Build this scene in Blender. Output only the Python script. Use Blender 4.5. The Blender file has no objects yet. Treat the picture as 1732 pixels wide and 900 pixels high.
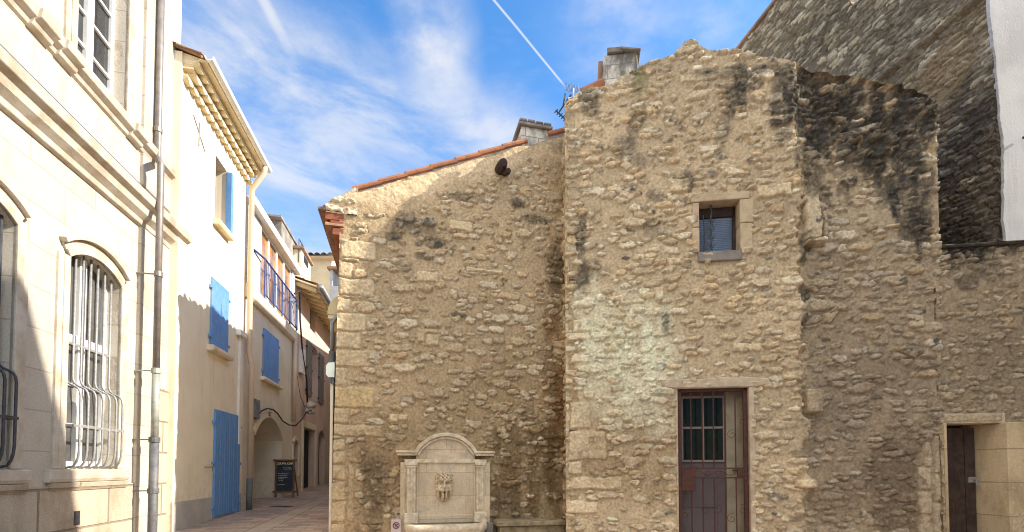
import bpy, bmesh, math, random
import numpy as np
from mathutils import Vector, Matrix

random.seed(7)
C = bpy.context.scene.collection
SC = bpy.context.scene

# ------------------------------------------------------------------ camera
F, PITCH, EYE, SHIFT = 800.0, math.radians(1.8), 1.5, 318.0
cam_d = bpy.data.cameras.new('camera')
cam = bpy.data.objects.new('camera', cam_d); C.objects.link(cam)
cam.location = (0, 0, EYE); cam.rotation_euler = (math.pi / 2 + PITCH, 0, 0)
cam_d.sensor_fit = 'HORIZONTAL'; cam_d.sensor_width = 36
cam_d.lens = F / 1732 * 36; cam_d.shift_y = SHIFT / 1732
cam_d.clip_start = 0.05; cam_d.clip_end = 2000
SC.camera = cam

def ray(px, py):
    x = (px - 866) / F; y = (450 - py + SHIFT) / F
    sp, cp = math.sin(PITCH), math.cos(PITCH)
    return Vector((x, cp - y * sp, sp + y * cp))

# ------------------------------------------------------------------ sun, sky, exposure
SUN_EL, SUN_AZ = math.radians(31.6), math.radians(-2.5)      # azimuth measured from +X
sd = bpy.data.lights.new('sun', 'SUN'); so = bpy.data.objects.new('sun', sd); C.objects.link(so)
sd.energy = 2.7; sd.angle = math.radians(0.5); sd.color = (1.0, 0.93, 0.82)
to_sun = Vector((math.cos(SUN_EL) * math.cos(SUN_AZ), math.cos(SUN_EL) * math.sin(SUN_AZ), math.sin(SUN_EL)))
so.rotation_euler = to_sun.to_track_quat('Z', 'Y').to_euler(); so.location = (20, 0, 30)
SC.cycles.pixel_filter_type = 'BLACKMAN_HARRIS'; SC.cycles.filter_width = 1.05
SC.view_settings.view_transform = 'Standard'; SC.view_settings.look = 'None'
SC.view_settings.exposure = 1.75; SC.view_settings.gamma = 1.0
SKY_STRENGTH = 0.105

w = bpy.data.worlds.new('World'); SC.world = w; w.use_nodes = True
nt = w.node_tree; nt.nodes.clear()

class NT:
    """tiny helper to write node maths"""
    def __init__(s, tree): s.t = tree
    def new(s, kind, **kw):
        n = s.t.nodes.new(kind)
        for k, v in kw.items(): setattr(n, k, v)
        return n
    def link(s, a, b): s.t.links.new(a, b)
    def inp(s, sock, v):
        if isinstance(v, bpy.types.NodeSocket): s.t.links.new(v, sock)
        else: sock.default_value = v
    def m(s, op, a, b=0.0, c=0.0, clamp=False):
        n = s.new('ShaderNodeMath', operation=op, use_clamp=clamp)
        s.inp(n.inputs[0], a); s.inp(n.inputs[1], b); s.inp(n.inputs[2], c)
        return n.outputs[0]
    def ramp(s, v, lo, hi, a=0.0, b=1.0, smooth=True):
        n = s.new('ShaderNodeMapRange', interpolation_type='SMOOTHSTEP' if smooth else 'LINEAR')
        s.inp(n.inputs['Value'], v)
        n.inputs['From Min'].default_value = lo; n.inputs['From Max'].default_value = hi
        n.inputs['To Min'].default_value = a; n.inputs['To Max'].default_value = b
        return n.outputs['Result']
    def noise(s, vec, scale, detail=4, rough=0.55, dist=0.0, col=False):
        n = s.new('ShaderNodeTexNoise')
        if vec is not None: s.link(vec, n.inputs['Vector'])
        n.inputs['Scale'].default_value = scale; n.inputs['Detail'].default_value = detail
        n.inputs['Roughness'].default_value = rough; n.inputs['Distortion'].default_value = dist
        return n.outputs['Color' if col else 'Fac']
    def mix(s, fac, a, b, mode='MIX'):
        n = s.new('ShaderNodeMix', data_type='RGBA', blend_type=mode)
        s.inp(n.inputs['Factor'], fac)
        for sock, v in ((n.inputs[6], a), (n.inputs[7], b)):
            if isinstance(v, bpy.types.NodeSocket): s.link(v, sock)
            else: sock.default_value = (*v[:3], 1)
        return n.outputs[2]
    def comb(s, x, y, z):
        n = s.new('ShaderNodeCombineXYZ')
        for i, v in enumerate((x, y, z)): s.inp(n.inputs[i], v)
        return n.outputs[0]

W = NT(nt)
sky = W.new('ShaderNodeTexSky', sky_type='NISHITA', sun_disc=False)
sky.sun_elevation = SUN_EL
sky.sun_rotation = math.pi / 2 - SUN_AZ
sky.air_density = 1.0; sky.dust_density = 0.3; sky.ozone_density = 2.5
tc = W.new('ShaderNodeTexCoord')
sep = W.new('ShaderNodeSeparateXYZ'); W.link(tc.outputs['Generated'], sep.inputs[0])
dz = W.m('MAXIMUM', sep.outputs[2], 0.03)
cx = W.m('DIVIDE', sep.outputs[0], dz); cy = W.m('DIVIDE', sep.outputs[1], dz)
cp = W.comb(cx, cy, 0.0)
def cpl(px, py):
    d = ray(px, py); return (d.x / d.z, d.y / d.z)
warp = W.noise(cp, 1.1, 5, 0.6)
warp2 = W.noise(cp, 4.5, 6, 0.62)
def band(pa, pb, width, soft, wob, ends=0.25, wscale=warp, amount=1.0):
    """a streak of cloud lying in the cloud layer from pa to pb"""
    (ax, ay), (bx, by) = cpl(*pa), cpl(*pb)
    L = math.hypot(bx - ax, by - ay); tx, ty = (bx - ax) / L, (by - ay) / L
    rx = W.m('SUBTRACT', cx, ax); ry = W.m('SUBTRACT', cy, ay)
    s_ = W.m('ADD', W.m('MULTIPLY', rx, tx), W.m('MULTIPLY', ry, ty))
    n_ = W.m('ADD', W.m('MULTIPLY', rx, -ty), W.m('MULTIPLY', ry, tx))
    n_ = W.m('ADD', n_, W.m('MULTIPLY', W.m('SUBTRACT', wscale, 0.5), wob))
    a_ = W.ramp(W.m('ABSOLUTE', n_), width, width + soft, 1.0, 0.0)
    e0 = W.ramp(s_, -ends, ends, 0.0, 1.0); e1 = W.ramp(s_, L - ends, L + ends, 1.0, 0.0)
    return W.m('MULTIPLY', W.m('MULTIPLY', a_, W.m('MULTIPLY', e0, e1)), amount)
def streak_noise(pa, pb, along, across, seed):
    (ax, ay), (bx, by) = cpl(*pa), cpl(*pb)
    L = math.hypot(bx - ax, by - ay); tx, ty = (bx - ax) / L, (by - ay) / L
    s_ = W.m('ADD', W.m('MULTIPLY', cx, tx), W.m('MULTIPLY', cy, ty))
    n_ = W.m('ADD', W.m('MULTIPLY', cx, -ty), W.m('MULTIPLY', cy, tx))
    return W.noise(W.comb(W.m('MULTIPLY', s_, along), W.m('MULTIPLY', n_, across), seed), 1.0, 10, 0.60, 0.35)
st1 = streak_noise((300, 20), (830, 290), 1.9, 3.0, 3.1)
tex1 = W.ramp(st1, 0.36, 0.70)
main = W.m('MULTIPLY', band((250, 10), (860, 265), 0.03, 0.24, 0.20, 0.2), W.ramp(st1, 0.28, 0.66, 0.05, 0.92))
low = W.m('MULTIPLY', band((300, 150), (620, 330), 0.05, 0.40, 0.5, 0.4), tex1)
lowhaze = W.m('MULTIPLY', W.ramp(sep.outputs[2], 0.54, 0.26), W.ramp(W.noise(cp, 1.6, 7, 0.6, 0.2), 0.30, 0.62))
lowhaze = W.m('MULTIPLY', lowhaze, W.ramp(sep.outputs[0], 0.15, -0.25, 0.30, 1.0))
wisp = W.m('MULTIPLY', band((722, -30), (762, 175), 0.02, 0.10, 0.10, 0.15), W.ramp(warp2, 0.25, 0.7, 0.15, 0.85))
tail = W.m('MULTIPLY', band((640, 40), (700, 90), 0.0, 0.10, 0.10, 0.1), W.ramp(warp2, 0.4, 0.7, 0.0, 0.5))
puff = W.m('MULTIPLY', band((1000, 60), (1110, 20), 0.03, 0.20, 0.2, 0.15), W.ramp(warp2, 0.3, 0.7, 0.1, 0.75))
puff2 = W.m('MULTIPLY', band((1170, 70), (1240, 40), 0.01, 0.14, 0.12, 0.1), W.ramp(warp2, 0.35, 0.7, 0.0, 0.6))
puff3 = W.m('MULTIPLY', band((790, 240), (870, 205), 0.03, 0.22, 0.2, 0.15), W.ramp(warp2, 0.3, 0.65, 0.1, 0.8))
trail = W.m('MULTIPLY', band((815, -25), (953, 143), 0.0006, 0.0036, 0.004, 0.03, warp2), 0.7)
trail2 = W.m('MULTIPLY', band((425, -40), (478, 62), 0.003, 0.016, 0.012, 0.10, warp2), 0.7)
veil = W.m('MULTIPLY', W.ramp(W.noise(cp, 2.4, 8, 0.65, 0.5), 0.50, 0.90), 0.45)
clouds = main
for m_ in (low, lowhaze, wisp, tail, puff, puff2, puff3, trail, trail2, veil):
    # screen: 1-(1-a)(1-b)
    clouds = W.m('SUBTRACT', 1.0, W.m('MULTIPLY', W.m('SUBTRACT', 1.0, clouds, clamp=True), W.m('SUBTRACT', 1.0, m_, clamp=True)))
# added cloud bank, unseen behind the camera, that fills the stone fronts with light
back = W.m('MULTIPLY', W.m('MULTIPLY', W.ramp(sep.outputs[1], -0.02, -0.35), W.ramp(sep.outputs[2], 0.38, 0.72)), W.ramp(W.noise(tc.outputs['Generated'], 2.2, 5), 0.25, 0.5, 0.55, 1.0))
clouds = W.m('MAXIMUM', W.m('MULTIPLY', clouds, 0.93, clamp=True), W.m('MULTIPLY', back, 0.9))
bg1 = W.new('ShaderNodeBackground'); bg1.inputs['Strength'].default_value = SKY_STRENGTH
satn = W.new('ShaderNodeHueSaturation'); satn.inputs['Saturation'].default_value = 1.25
W.link(sky.outputs[0], satn.inputs['Color']); W.link(satn.outputs[0], bg1.inputs['Color'])
bg2 = W.new('ShaderNodeBackground'); bg2.inputs['Color'].default_value = (1.0, 0.985, 0.97, 1); W.link(W.m('ADD', 0.30, W.m('MULTIPLY', back, 0.60)), bg2.inputs['Strength']); W.link(W.mix(back, (1.0, 0.985, 0.97), (1.0, 0.965, 0.90)), bg2.inputs['Color'])
mx = W.new('ShaderNodeMixShader'); W.link(clouds, mx.inputs[0]); W.link(bg1.outputs[0], mx.inputs[1]); W.link(bg2.outputs[0], mx.inputs[2])
out = W.new('ShaderNodeOutputWorld'); W.link(mx.outputs[0], out.inputs['Surface'])

# ------------------------------------------------------------------ facade frames
class Fr:
    """a facade: u runs left to right along it, d comes out of it, z is up"""
    def __init__(s, x, y, tx, ty):
        L = math.hypot(tx, ty); s.o = Vector((x, y, 0)); s.t = Vector((tx / L, ty / L, 0))
        s.n = Vector((s.t.y, -s.t.x, 0)); s.rot = math.atan2(ty, tx)
    def uz(s, px, py, d=0.0):
        D = ray(px, py); E = Vector((0, 0, EYE))
        k = (d - (E - s.o).dot(s.n)) / D.dot(s.n); p = E + D * k
        return ((p - s.o).dot(s.t), p.z)
    def u(s, px, py=793, d=0.0): return s.uz(px, py, d)[0]
    def z(s, px, py, d=0.0): return s.uz(px, py, d)[1]
    def w(s, u, d, z): return s.o + s.t * u + s.n * d + Vector((0, 0, z))

def empty(name, fr, label, cat, at=(0, 0, 0), group=None):
    o = bpy.data.objects.new(name, None); C.objects.link(o)
    o.empty_display_size = 0.2
    o.location = fr.w(*at); o.rotation_euler = (0, 0, fr.rot)
    o['label'] = label; o['category'] = cat
    if group: o['group'] = group
    return o
def tag(o, label, cat, group=None):
    o['label'] = label; o['category'] = cat
    if group: o['group'] = group
    return o

class MB:
    def __init__(s): s.v = []; s.f = []
    def add(s, vs, fs):
        b = len(s.v); s.v += [tuple(v) for v in vs]; s.f += [tuple(i + b for i in f) for f in fs]; return s
    def box(s, u0, u1, d0, d1, z0, z1):
        a, b = -d1, -d0
        return s.add([(u0, a, z0), (u1, a, z0), (u1, b, z0), (u0, b, z0), (u0, a, z1), (u1, a, z1), (u1, b, z1), (u0, b, z1)],
                     [(0, 3, 2, 1), (4, 5, 6, 7), (0, 1, 5, 4), (1, 2, 6, 5), (2, 3, 7, 6), (3, 0, 4, 7)])
    def quad(s, a, b, c, d): return s.add([a, b, c, d], [(0, 1, 2, 3)])
    def prof(s, pts, u0, u1):
        """profile of (d,z) points swept along u"""
        n = len(pts)
        return s.add([(u0, -d, z) for d, z in pts] + [(u1, -d, z) for d, z in pts],
                     [(i, (i + 1) % n, n + (i + 1) % n, n + i) for i in range(n)] + [tuple(range(n))[::-1], tuple(range(n, 2 * n))])
    def face(s, pts, d0, d1):
        """outline of (u,z) points pushed out from d0 to d1"""
        n = len(pts)
        return s.add([(u, -d0, z) for u, z in pts] + [(u, -d1, z) for u, z in pts],
                     [(i, (i + 1) % n, n + (i + 1) % n, n + i) for i in range(n)] + [tuple(range(n))[::-1], tuple(range(n, 2 * n))])
    def strip(s, lower, upper, d0, d1):
        """solid between two (u,z) curves of equal length"""
        n = len(lower); vs = []
        for d in (d0, d1):
            vs += [(u, -d, z) for u, z in lower] + [(u, -d, z) for u, z in upper]
        fs = []
        for i in range(n - 1):
            for b in (0, 2 * n): fs.append((b + i, b + i + 1, b + n + i + 1, b + n + i))
            fs.append((i, i + 1, 2 * n + i + 1, 2 * n + i)); fs.append((n + i, n + i + 1, 3 * n + i + 1, 3 * n + i))
        fs.append((0, n, 3 * n, 2 * n)); fs.append((n - 1, 2 * n - 1, 4 * n - 1, 3 * n - 1))
        return s.add(vs, fs)
    def tube(s, path, r, n=8, closed=False, taper=None):
        P = [Vector((u, -d, z)) for u, d, z in path]; m = len(P); b = len(s.v)
        up = None
        for i, p in enumerate(P):
            if closed: t = P[(i + 1) % m] - P[i - 1]
            else: t = P[min(i + 1, m - 1)] - P[max(i - 1, 0)]
            t.normalize()
            if up is None:
                up = Vector((0, 0, 1)) if abs(t.z) < 0.9 else Vector((1, 0, 0))
            x = t.cross(up).normalized(); up = x.cross(t).normalized()
            rr = r if taper is None else r * taper[i]
            for k in range(n):
                a = 2 * math.pi * k / n
                s.v.append(tuple(p + (x * math.cos(a) + up * math.sin(a)) * rr))
        for i in range(m if closed else m - 1):
            for k in range(n):
                j = (i + 1) % m
                s.f.append((b + i * n + k, b + i * n + (k + 1) % n, b + j * n + (k + 1) % n, b + j * n + k))
        if not closed:
            s.f.append(tuple(b + k for k in range(n))[::-1]); s.f.append(tuple(b + (m - 1) * n + k for k in range(n)))
        return s
    def build(s, name, mat, parent=None, bevel=0.0, smooth=False, seg=1):
        me = bpy.data.meshes.new(name); me.from_pydata(s.v, [], s.f); me.validate()
        bm = bmesh.new(); bm.from_mesh(me); bmesh.ops.recalc_face_normals(bm, faces=bm.faces); bm.to_mesh(me); bm.free()
        o = bpy.data.objects.new(name, me); C.objects.link(o)
        if mat: me.materials.append(mat)
        if parent: o.parent = parent
        if smooth:
            me.polygons.foreach_set('use_smooth', [True] * len(me.polygons))
        if bevel:
            b = o.modifiers.new('bevel', 'BEVEL'); b.width = bevel; b.segments = seg; b.limit_method = 'ANGLE'; b.angle_limit = math.radians(40)
        return o

def arc(x0, x1, zs, rise, n=14, off=0.0):
    a = (x1 - x0) / 2; R = (a * a + rise * rise) / (2 * rise); zc = zs + rise - R; xc = (x0 + x1) / 2
    th = math.asin(min(1, a / R)) if rise <= a else math.pi - math.asin(min(1, a / R))
    return [(xc + (R + off) * math.sin(-th + 2 * th * i / n), zc + (R + off) * math.cos(-th + 2 * th * i / n)) for i in range(n + 1)]

def wall_front(x0, x1, zb, zt, ops, depth=0.3, d=0.0):
    """flat wall front with real openings and their reveals; ops = (x0,x1,z0,zs,rise)"""
    mb = MB(); brk = {x0, x1}; curves = []
    for (a, b, z0, zs, r) in ops:
        if r > 0:
            pts = arc(a, b, zs, r, 14)
            pts[0] = (a, pts[0][1]); pts[-1] = (b, pts[-1][1])
        else: pts = [(a, zs), (b, zs)]
        curves.append(pts); brk |= {p[0] for p in pts}
    xs = sorted(brk); xs = [x for i, x in enumerate(xs) if i == 0 or x - xs[i - 1] > 1e-6]
    def top(pts, x):
        for (p, q) in zip(pts, pts[1:]):
            if p[0] - 1e-6 <= x <= q[0] + 1e-6:
                return p[1] + (q[1] - p[1]) * (x - p[0]) / max(1e-9, q[0] - p[0])
        return pts[-1][1]
    for a, b in zip(xs, xs[1:]):
        mid = (a + b) / 2; cur = (zb, zb)
        for (o, pts) in sorted(zip(ops, curves), key=lambda t: t[0][2]):
            if o[0] < mid < o[1]:
                mb.quad((a, -d, cur[0]), (b, -d, cur[1]), (b, -d, o[2]), (a, -d, o[2]))
                ta, tb = top(pts, a), top(pts, b)
                mb.quad((a, -d, ta), (b, -d, tb), (b, -d + depth, tb), (a, -d + depth, ta))
                mb.quad((a, -d, o[2]), (b, -d, o[2]), (b, -d + depth, o[2]), (a, -d + depth, o[2]))
                cur = (ta, tb)
        mb.quad((a, -d, cur[0]), (b, -d, cur[1]), (b, -d, zt), (a, -d, zt))
    for (o, pts) in zip(ops, curves):
        for x, z in ((o[0], pts[0][1]), (o[1], pts[-1][1])):
            mb.quad((x, -d, o[2]), (x, -d, z), (x, -d + depth, z), (x, -d + depth, o[2]))
    # ends and top
    for x in (x0, x1): mb.quad((x, -d, zb), (x, -d, zt), (x, -d + 6, zt), (x, -d + 6, zb))
    mb.quad((x0, -d, zt), (x1, -d, zt), (x1, -d + 6, zt), (x0, -d + 6, zt))
    mb.quad((x0, -d + 6, zb), (x1, -d + 6, zb), (x1, -d + 6, zt), (x0, -d + 6, zt))
    return mb

# ------------------------------------------------------------------ materials
def base_mat(name):
    m = bpy.data.materials.new(name); m.use_nodes = True
    N = NT(m.node_tree); p = m.node_tree.nodes['Principled BSDF']
    t = N.new('ShaderNodeTexCoord')
    return m, N, p, t.outputs['Object']
def bump(N, p, h, strength, dist):
    b = N.new('ShaderNodeBump'); b.inputs['Strength'].default_value = strength; b.inputs['Distance'].default_value = dist
    N.link(h, b.inputs['Height']); N.link(b.outputs[0], p.inputs['Normal'])
def plain(name, c, rough=0.7, c2=None, scale=3.0, amt=1.0, bmp=0.0, bscale=40.0, metal=0.0, spec=0.5, detail=6, coat=0.0, streak=0.0):
    m, N, p, co = base_mat(name)
    c2 = c2 or tuple(x * 0.82 for x in c)
    f = N.ramp(N.noise(co, scale, detail, 0.6), 0.35, 0.68, 0, amt)
    cc = N.mix(f, c, c2)
    if streak:
        s_ = N.new('ShaderNodeSeparateXYZ'); N.link(co, s_.inputs[0])
        sv = N.comb(N.m('MULTIPLY', s_.outputs[0], 5.0), N.m('MULTIPLY', s_.outputs[1], 5.0), N.m('MULTIPLY', s_.outputs[2], 0.45))
        k1 = N.ramp(N.noise(sv, 1.0, 6, 0.65), 0.52, 0.78, 0, streak)
        cc = N.mix(k1, cc, tuple(x * q_ for x, q_ in zip(c, (0.55, 0.50, 0.43))))
        patch = N.ramp(N.noise(co, 0.9, 5, 0.6, 0.8), 0.54, 0.60, 0, streak * 0.45)
        cc = N.mix(patch, cc, tuple(min(0.9, x * 1.06) for x in c))
        low = N.m('MULTIPLY', N.ramp(s_.outputs[2], 1.7, 0.7), N.ramp(N.noise(co, 6, 6, 0.65), 0.4, 0.66, 0, streak))
        cc = N.mix(low, cc, tuple(x * 0.55 for x in c))
    N.link(cc, p.inputs['Base Color'])
    p.inputs['Roughness'].default_value = rough; p.inputs['Metallic'].default_value = metal
    p.inputs['Specular IOR Level'].default_value = spec
    p.inputs['Coat Weight'].default_value = coat; p.inputs['Coat Roughness'].default_value = 0.03
    if bmp: bump(N, p, N.noise(co, bscale, 6, 0.65), bmp, 0.01)
    return m

def stone_attr(name, bmp=0.34):
    m, N, p, co = base_mat(name)
    a = N.new('ShaderNodeAttribute', attribute_name='Col')
    n1 = N.ramp(N.noise(co, 24, 8, 0.62), 0.28, 0.74, 0.70, 1.26)
    n2 = N.ramp(N.noise(co, 130, 4, 0.7), 0.3, 0.72, 0.92, 1.08)
    k = N.m('MULTIPLY', n1, n2)
    cc = N.mix(1.0, a.outputs['Color'], N.comb(k, k, k), 'MULTIPLY')
    pits = N.ramp(N.noise(co, 60, 5, 0.6, 1.2), 0.66, 0.74, 0, 0.55)
    cc = N.mix(pits, cc, (0.10, 0.075, 0.05))
    N.link(cc, p.inputs['Base Color'])
    p.inputs['Roughness'].default_value = 0.95; p.inputs['Specular IOR Level'].default_value = 0.15
    h = N.m('ADD', N.m('MULTIPLY', N.noise(co, 45, 5, 0.52), 0.55), N.m('MULTIPLY', N.noise(co, 14, 6, 0.65), 1.5))
    bump(N, p, h, bmp, 0.028)
    return m

def ashlar(name, c, cj, cs, bw=0.95, bh=0.42, joint=0.008, rough=0.9, bmp=0.25, stain=0.6, zoff=0.0, stain_lo=0.5, stain_hi=0.75, grey=0.0):
    """coursed limestone: joints follow the facade's own u and z"""
    m, N, p, co = base_mat(name)
    s = N.new('ShaderNodeSeparateXYZ'); N.link(co, s.inputs[0])
    wob = N.m('MULTIPLY', N.m('SUBTRACT', N.noise(co, 7, 3), 0.5), 0.012)
    vec = N.comb(N.m('ADD', s.outputs[0], wob), N.m('ADD', N.m('ADD', s.outputs[2], zoff), wob), 0.0)
    b = N.new('ShaderNodeTexBrick'); N.link(vec, b.inputs['Vector'])
    b.inputs['Scale'].default_value = 1.0; b.inputs['Brick Width'].default_value = bw; b.inputs['Row Height'].default_value = bh
    b.inputs['Mortar Size'].default_value = joint; b.inputs['Mortar Smooth'].default_value = 0.4; b.inputs['Bias'].default_value = 0.0
    b.inputs['Color1'].default_value = (0.86, 0.86, 0.86, 1); b.inputs['Color2'].default_value = (1.06, 1.04, 1.0, 1); b.inputs['Mortar'].default_value = (1, 1, 1, 1)
    tone = N.mix(1.0, c, b.outputs['Color'], 'MULTIPLY')
    big = N.ramp(N.noise(N.comb(N.m('MULTIPLY', s.outputs[0], 1.0), s.outputs[1], N.m('MULTIPLY', s.outputs[2], 0.45)), 2.2, 9, 0.66), stain_lo, stain_hi, 0, stain)
    tone = N.mix(big, tone, cs)
    if grey:
        g_ = N.ramp(N.noise(co, 3.4, 7, 0.66, 0.5), 0.50, 0.70, 0, grey); tone = N.mix(g_, tone, (0.46, 0.40, 0.31))
        d_ = N.ramp(N.noise(N.comb(N.m('MULTIPLY', s.outputs[0], 9.0), s.outputs[1], N.m('MULTIPLY', s.outputs[2], 1.4)), 1.0, 6, 0.65), 0.56, 0.74, 0, grey); tone = N.mix(d_, tone, (0.24, 0.175, 0.105))
    fine = N.ramp(N.noise(co, 55, 8, 0.7), 0.3, 0.72, 0.84, 1.12)
    tone = N.mix(1.0, tone, N.comb(fine, fine, fine), 'MULTIPLY')
    tone = N.mix(N.m('MULTIPLY', b.outputs['Fac'], 0.75), tone, cj)
    N.link(tone, p.inputs['Base Color']); p.inputs['Roughness'].default_value = rough; p.inputs['Specular IOR Level'].default_value = 0.2
    h = N.m('SUBTRACT', N.m('ADD', N.m('MULTIPLY', N.noise(co, 38, 8, 0.7), 0.5), N.m('MULTIPLY', N.noise(co, 9, 4), 0.4)), N.m('MULTIPLY', b.outputs['Fac'], 0.9))
    bump(N, p, h, bmp, 0.012)
    return m

M = {}
M['rubble'] = stone_attr('rubble masonry')
M['lime'] = ashlar('pale limestone ashlar', (0.56, 0.51, 0.425), (0.36, 0.29, 0.21), (0.39, 0.31, 0.215), stain_lo=0.43, stain_hi=0.74, bmp=0.4)
M['lime_trim'] = plain('dressed limestone', (0.57, 0.51, 0.415), 0.9, (0.39, 0.305, 0.205), 4, 0.9, 0.5, 40, streak=0.5)
M['lime_rough'] = ashlar('rough limestone base', (0.52, 0.44, 0.335), (0.19, 0.145, 0.09), (0.33, 0.25, 0.16), 1.1, 0.46, 0.015, 0.95, 0.9, 0.9, 0.1, 0.42, 0.7)
M['frame_stone'] = plain('dressed window stone', (0.60, 0.465, 0.295), 0.92, (0.44, 0.33, 0.20), 7, 0.9, 0.6, 45)
M['fount_stone'] = plain('carved fountain limestone', (0.68, 0.495, 0.28), 0.88, (0.46, 0.305, 0.15), 5.5, 0.9, 0.5, 60)
M['fount_stone'] = ashlar('carved fountain limestone', (0.73, 0.59, 0.405), (0.40, 0.30, 0.18), (0.50, 0.365, 0.21), 0.62, 0.36, 0.005, 0.88, 0.5, 0.8, 0.05, 0.42, 0.68, grey=0.75)
M['fount_pale'] = plain('pale carved limestone', (0.78, 0.66, 0.465), 0.9, (0.50, 0.395, 0.255), 11, 0.9, 0.6, 60)
M['cream'] = plain('cream lime plaster', (0.86, 0.755, 0.56), 0.92, (0.80, 0.69, 0.50), 1.6, 1.0, 0.18, 60, streak=0.5)
M['cream2'] = plain('buff lime plaster', (0.78, 0.68, 0.51), 0.92, (0.69, 0.59, 0.435), 1.3, 1.0, 0.2, 60, streak=0.5)
M['pink'] = plain('pinkish plaster', (0.70, 0.515, 0.40), 0.93, (0.58, 0.42, 0.315), 1.2, 1.0, 0.25, 50, streak=0.5)
M['yellow'] = plain('warm yellow plaster', (0.72, 0.56, 0.34), 0.93, (0.6, 0.46, 0.28), 1.2, 1.0, 0.2, 50)
M['grey_plinth'] = plain('grey cement plinth', (0.50, 0.46, 0.41), 0.9, (0.40, 0.37, 0.33), 2.5, 1, 0.3, 50)
M['white_plaster'] = plain('white rough plaster', (0.55, 0.54, 0.52), 0.9, (0.42, 0.41, 0.395), 1.1, 1.0, 0.4, 30, streak=0.5)
M['dark_core'] = plain('old masonry', (0.3, 0.23, 0.15), 0.95)
M['genoise'] = plain('limewashed eave tiles', (0.80, 0.67, 0.42), 0.9, (0.68, 0.545, 0.31), 4, 1, 0.15, 60)
M['tile'] = plain('terracotta tile', (0.46, 0.19, 0.095), 0.85, (0.30, 0.14, 0.08), 6, 1, 0.3, 50)
M['tile_old'] = plain('weathered roof tile', (0.38, 0.21, 0.12), 0.9, (0.19, 0.13, 0.09), 5, 1, 0.4, 50)
M['brick_red'] = plain('red eave brick', (0.36, 0.115, 0.058), 0.9, (0.25, 0.085, 0.05), 9, 1, 0.4, 60)
M['mortar'] = plain('lime mortar', (0.62, 0.50, 0.35), 0.95, (0.44, 0.34, 0.22), 8, 1, 0.6, 50)
M['white_paint'] = plain('white painted wood', (0.80, 0.78, 0.73), 0.55, (0.7, 0.68, 0.63), 12, 0.6)
M['white_metal'] = plain('white lacquered gutter', (0.80, 0.77, 0.69), 0.45, (0.72, 0.68, 0.6), 5, 0.8)
M['blue'] = plain('sky blue shutter paint', (0.10, 0.265, 0.58), 0.6, (0.15, 0.30, 0.56), 9, 1, 0.15, 60)
M['blue_rail'] = plain('blue railing paint', (0.028, 0.065, 0.20), 0.5, (0.022, 0.05, 0.16), 9, 1)
M['glass'] = plain('window glass', (0.018, 0.022, 0.028), 0.03, (0.03, 0.032, 0.034), 2, 1, spec=0.9)
M['glass_pale'] = plain('window glass with net curtain', (0.12, 0.115, 0.105), 0.06, (0.06, 0.06, 0.06), 3, 1, spec=0.9)
M['glass_black'] = plain('dark door glass', (0.006, 0.007, 0.007), 0.12, (0.010, 0.016, 0.008), 14, 1, spec=0.08)
M['iron_grey'] = plain('grey painted iron', (0.33, 0.325, 0.31), 0.5, (0.24, 0.235, 0.225), 25, 1, 0.2, 80, 0.2)
M['iron_dark'] = plain('dark iron', (0.055, 0.055, 0.06), 0.55, (0.035, 0.034, 0.036), 20, 1)
M['rust'] = plain('rust brown iron', (0.10, 0.030, 0.018), 0.7, (0.05, 0.018, 0.012), 24, 1, 0.3, 90)
M['zinc'] = plain('weathered zinc', (0.26, 0.225, 0.195), 0.5, (0.185, 0.165, 0.15), 9, 1, metal=0.4)
M['verdigris'] = plain('limescaled zinc', (0.40, 0.405, 0.34), 0.6, (0.28, 0.285, 0.245), 12, 1, metal=0.2)
M['cast_iron'] = plain('cast iron pipe', (0.15, 0.148, 0.145), 0.6, (0.10, 0.10, 0.10), 12, 1, 0.2, 60, 0.2)
M['beige_pipe'] = plain('beige pvc pipe', (0.62, 0.46, 0.32), 0.5, (0.56, 0.41, 0.28), 5, 0.7)
M['zinc_gutter'] = plain('zinc gutter', (0.27, 0.29, 0.29), 0.4, (0.20, 0.22, 0.22), 6, 1, metal=0.5)
M['mauve_door'] = plain('mauve grey door paint', (0.125, 0.09, 0.085), 0.6, (0.10, 0.073, 0.068), 6, 0.8, 0.1, 40)
M['door_trim'] = plain('pale mauve door frame', (0.25, 0.19, 0.17), 0.6, (0.2, 0.155, 0.135), 8, 0.8)
M['old_wood'] = plain('old brown door wood', (0.030, 0.013, 0.009), 0.75, (0.07, 0.042, 0.025), 9, 0.8, 0.5, 30)
M['grey_wood'] = plain('weathered grey shutter wood', (0.23, 0.20, 0.165), 0.8, (0.17, 0.145, 0.12), 8, 1, 0.3, 40)
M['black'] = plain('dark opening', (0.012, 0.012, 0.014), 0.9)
M['board'] = plain('slate chalkboard', (0.022, 0.03, 0.042), 0.6, (0.04, 0.05, 0.062), 4, 1)
M['board_wood'] = plain('brown sign wood', (0.21, 0.115, 0.05), 0.65, (0.13, 0.07, 0.035), 12, 1)
M['chalk'] = plain('chalk', (0.72, 0.70, 0.64), 0.9)
M['letters'] = plain('cream letters', (0.80, 0.70, 0.45), 0.6)
M['sign_pink'] = plain('pale sign plate', (0.66, 0.54, 0.50), 0.7, (0.58, 0.47, 0.42), 9, 1)
M['sign_ring'] = plain('dark red sign paint', (0.17, 0.02, 0.035), 0.6)
M['sign_black'] = plain('black sign paint', (0.015, 0.012, 0.015), 0.6)
M['box_grey'] = plain('grey meter box', (0.22, 0.25, 0.27), 0.5, (0.12, 0.14, 0.15), 9, 1)
M['box_cream'] = plain('cream letterbox', (0.50, 0.42, 0.31), 0.55, (0.43, 0.36, 0.26), 8, 0.8)
M['awning'] = plain('cream awning fabric', (0.66, 0.53, 0.31), 0.9, (0.58, 0.46, 0.27), 4, 0.7)
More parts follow.
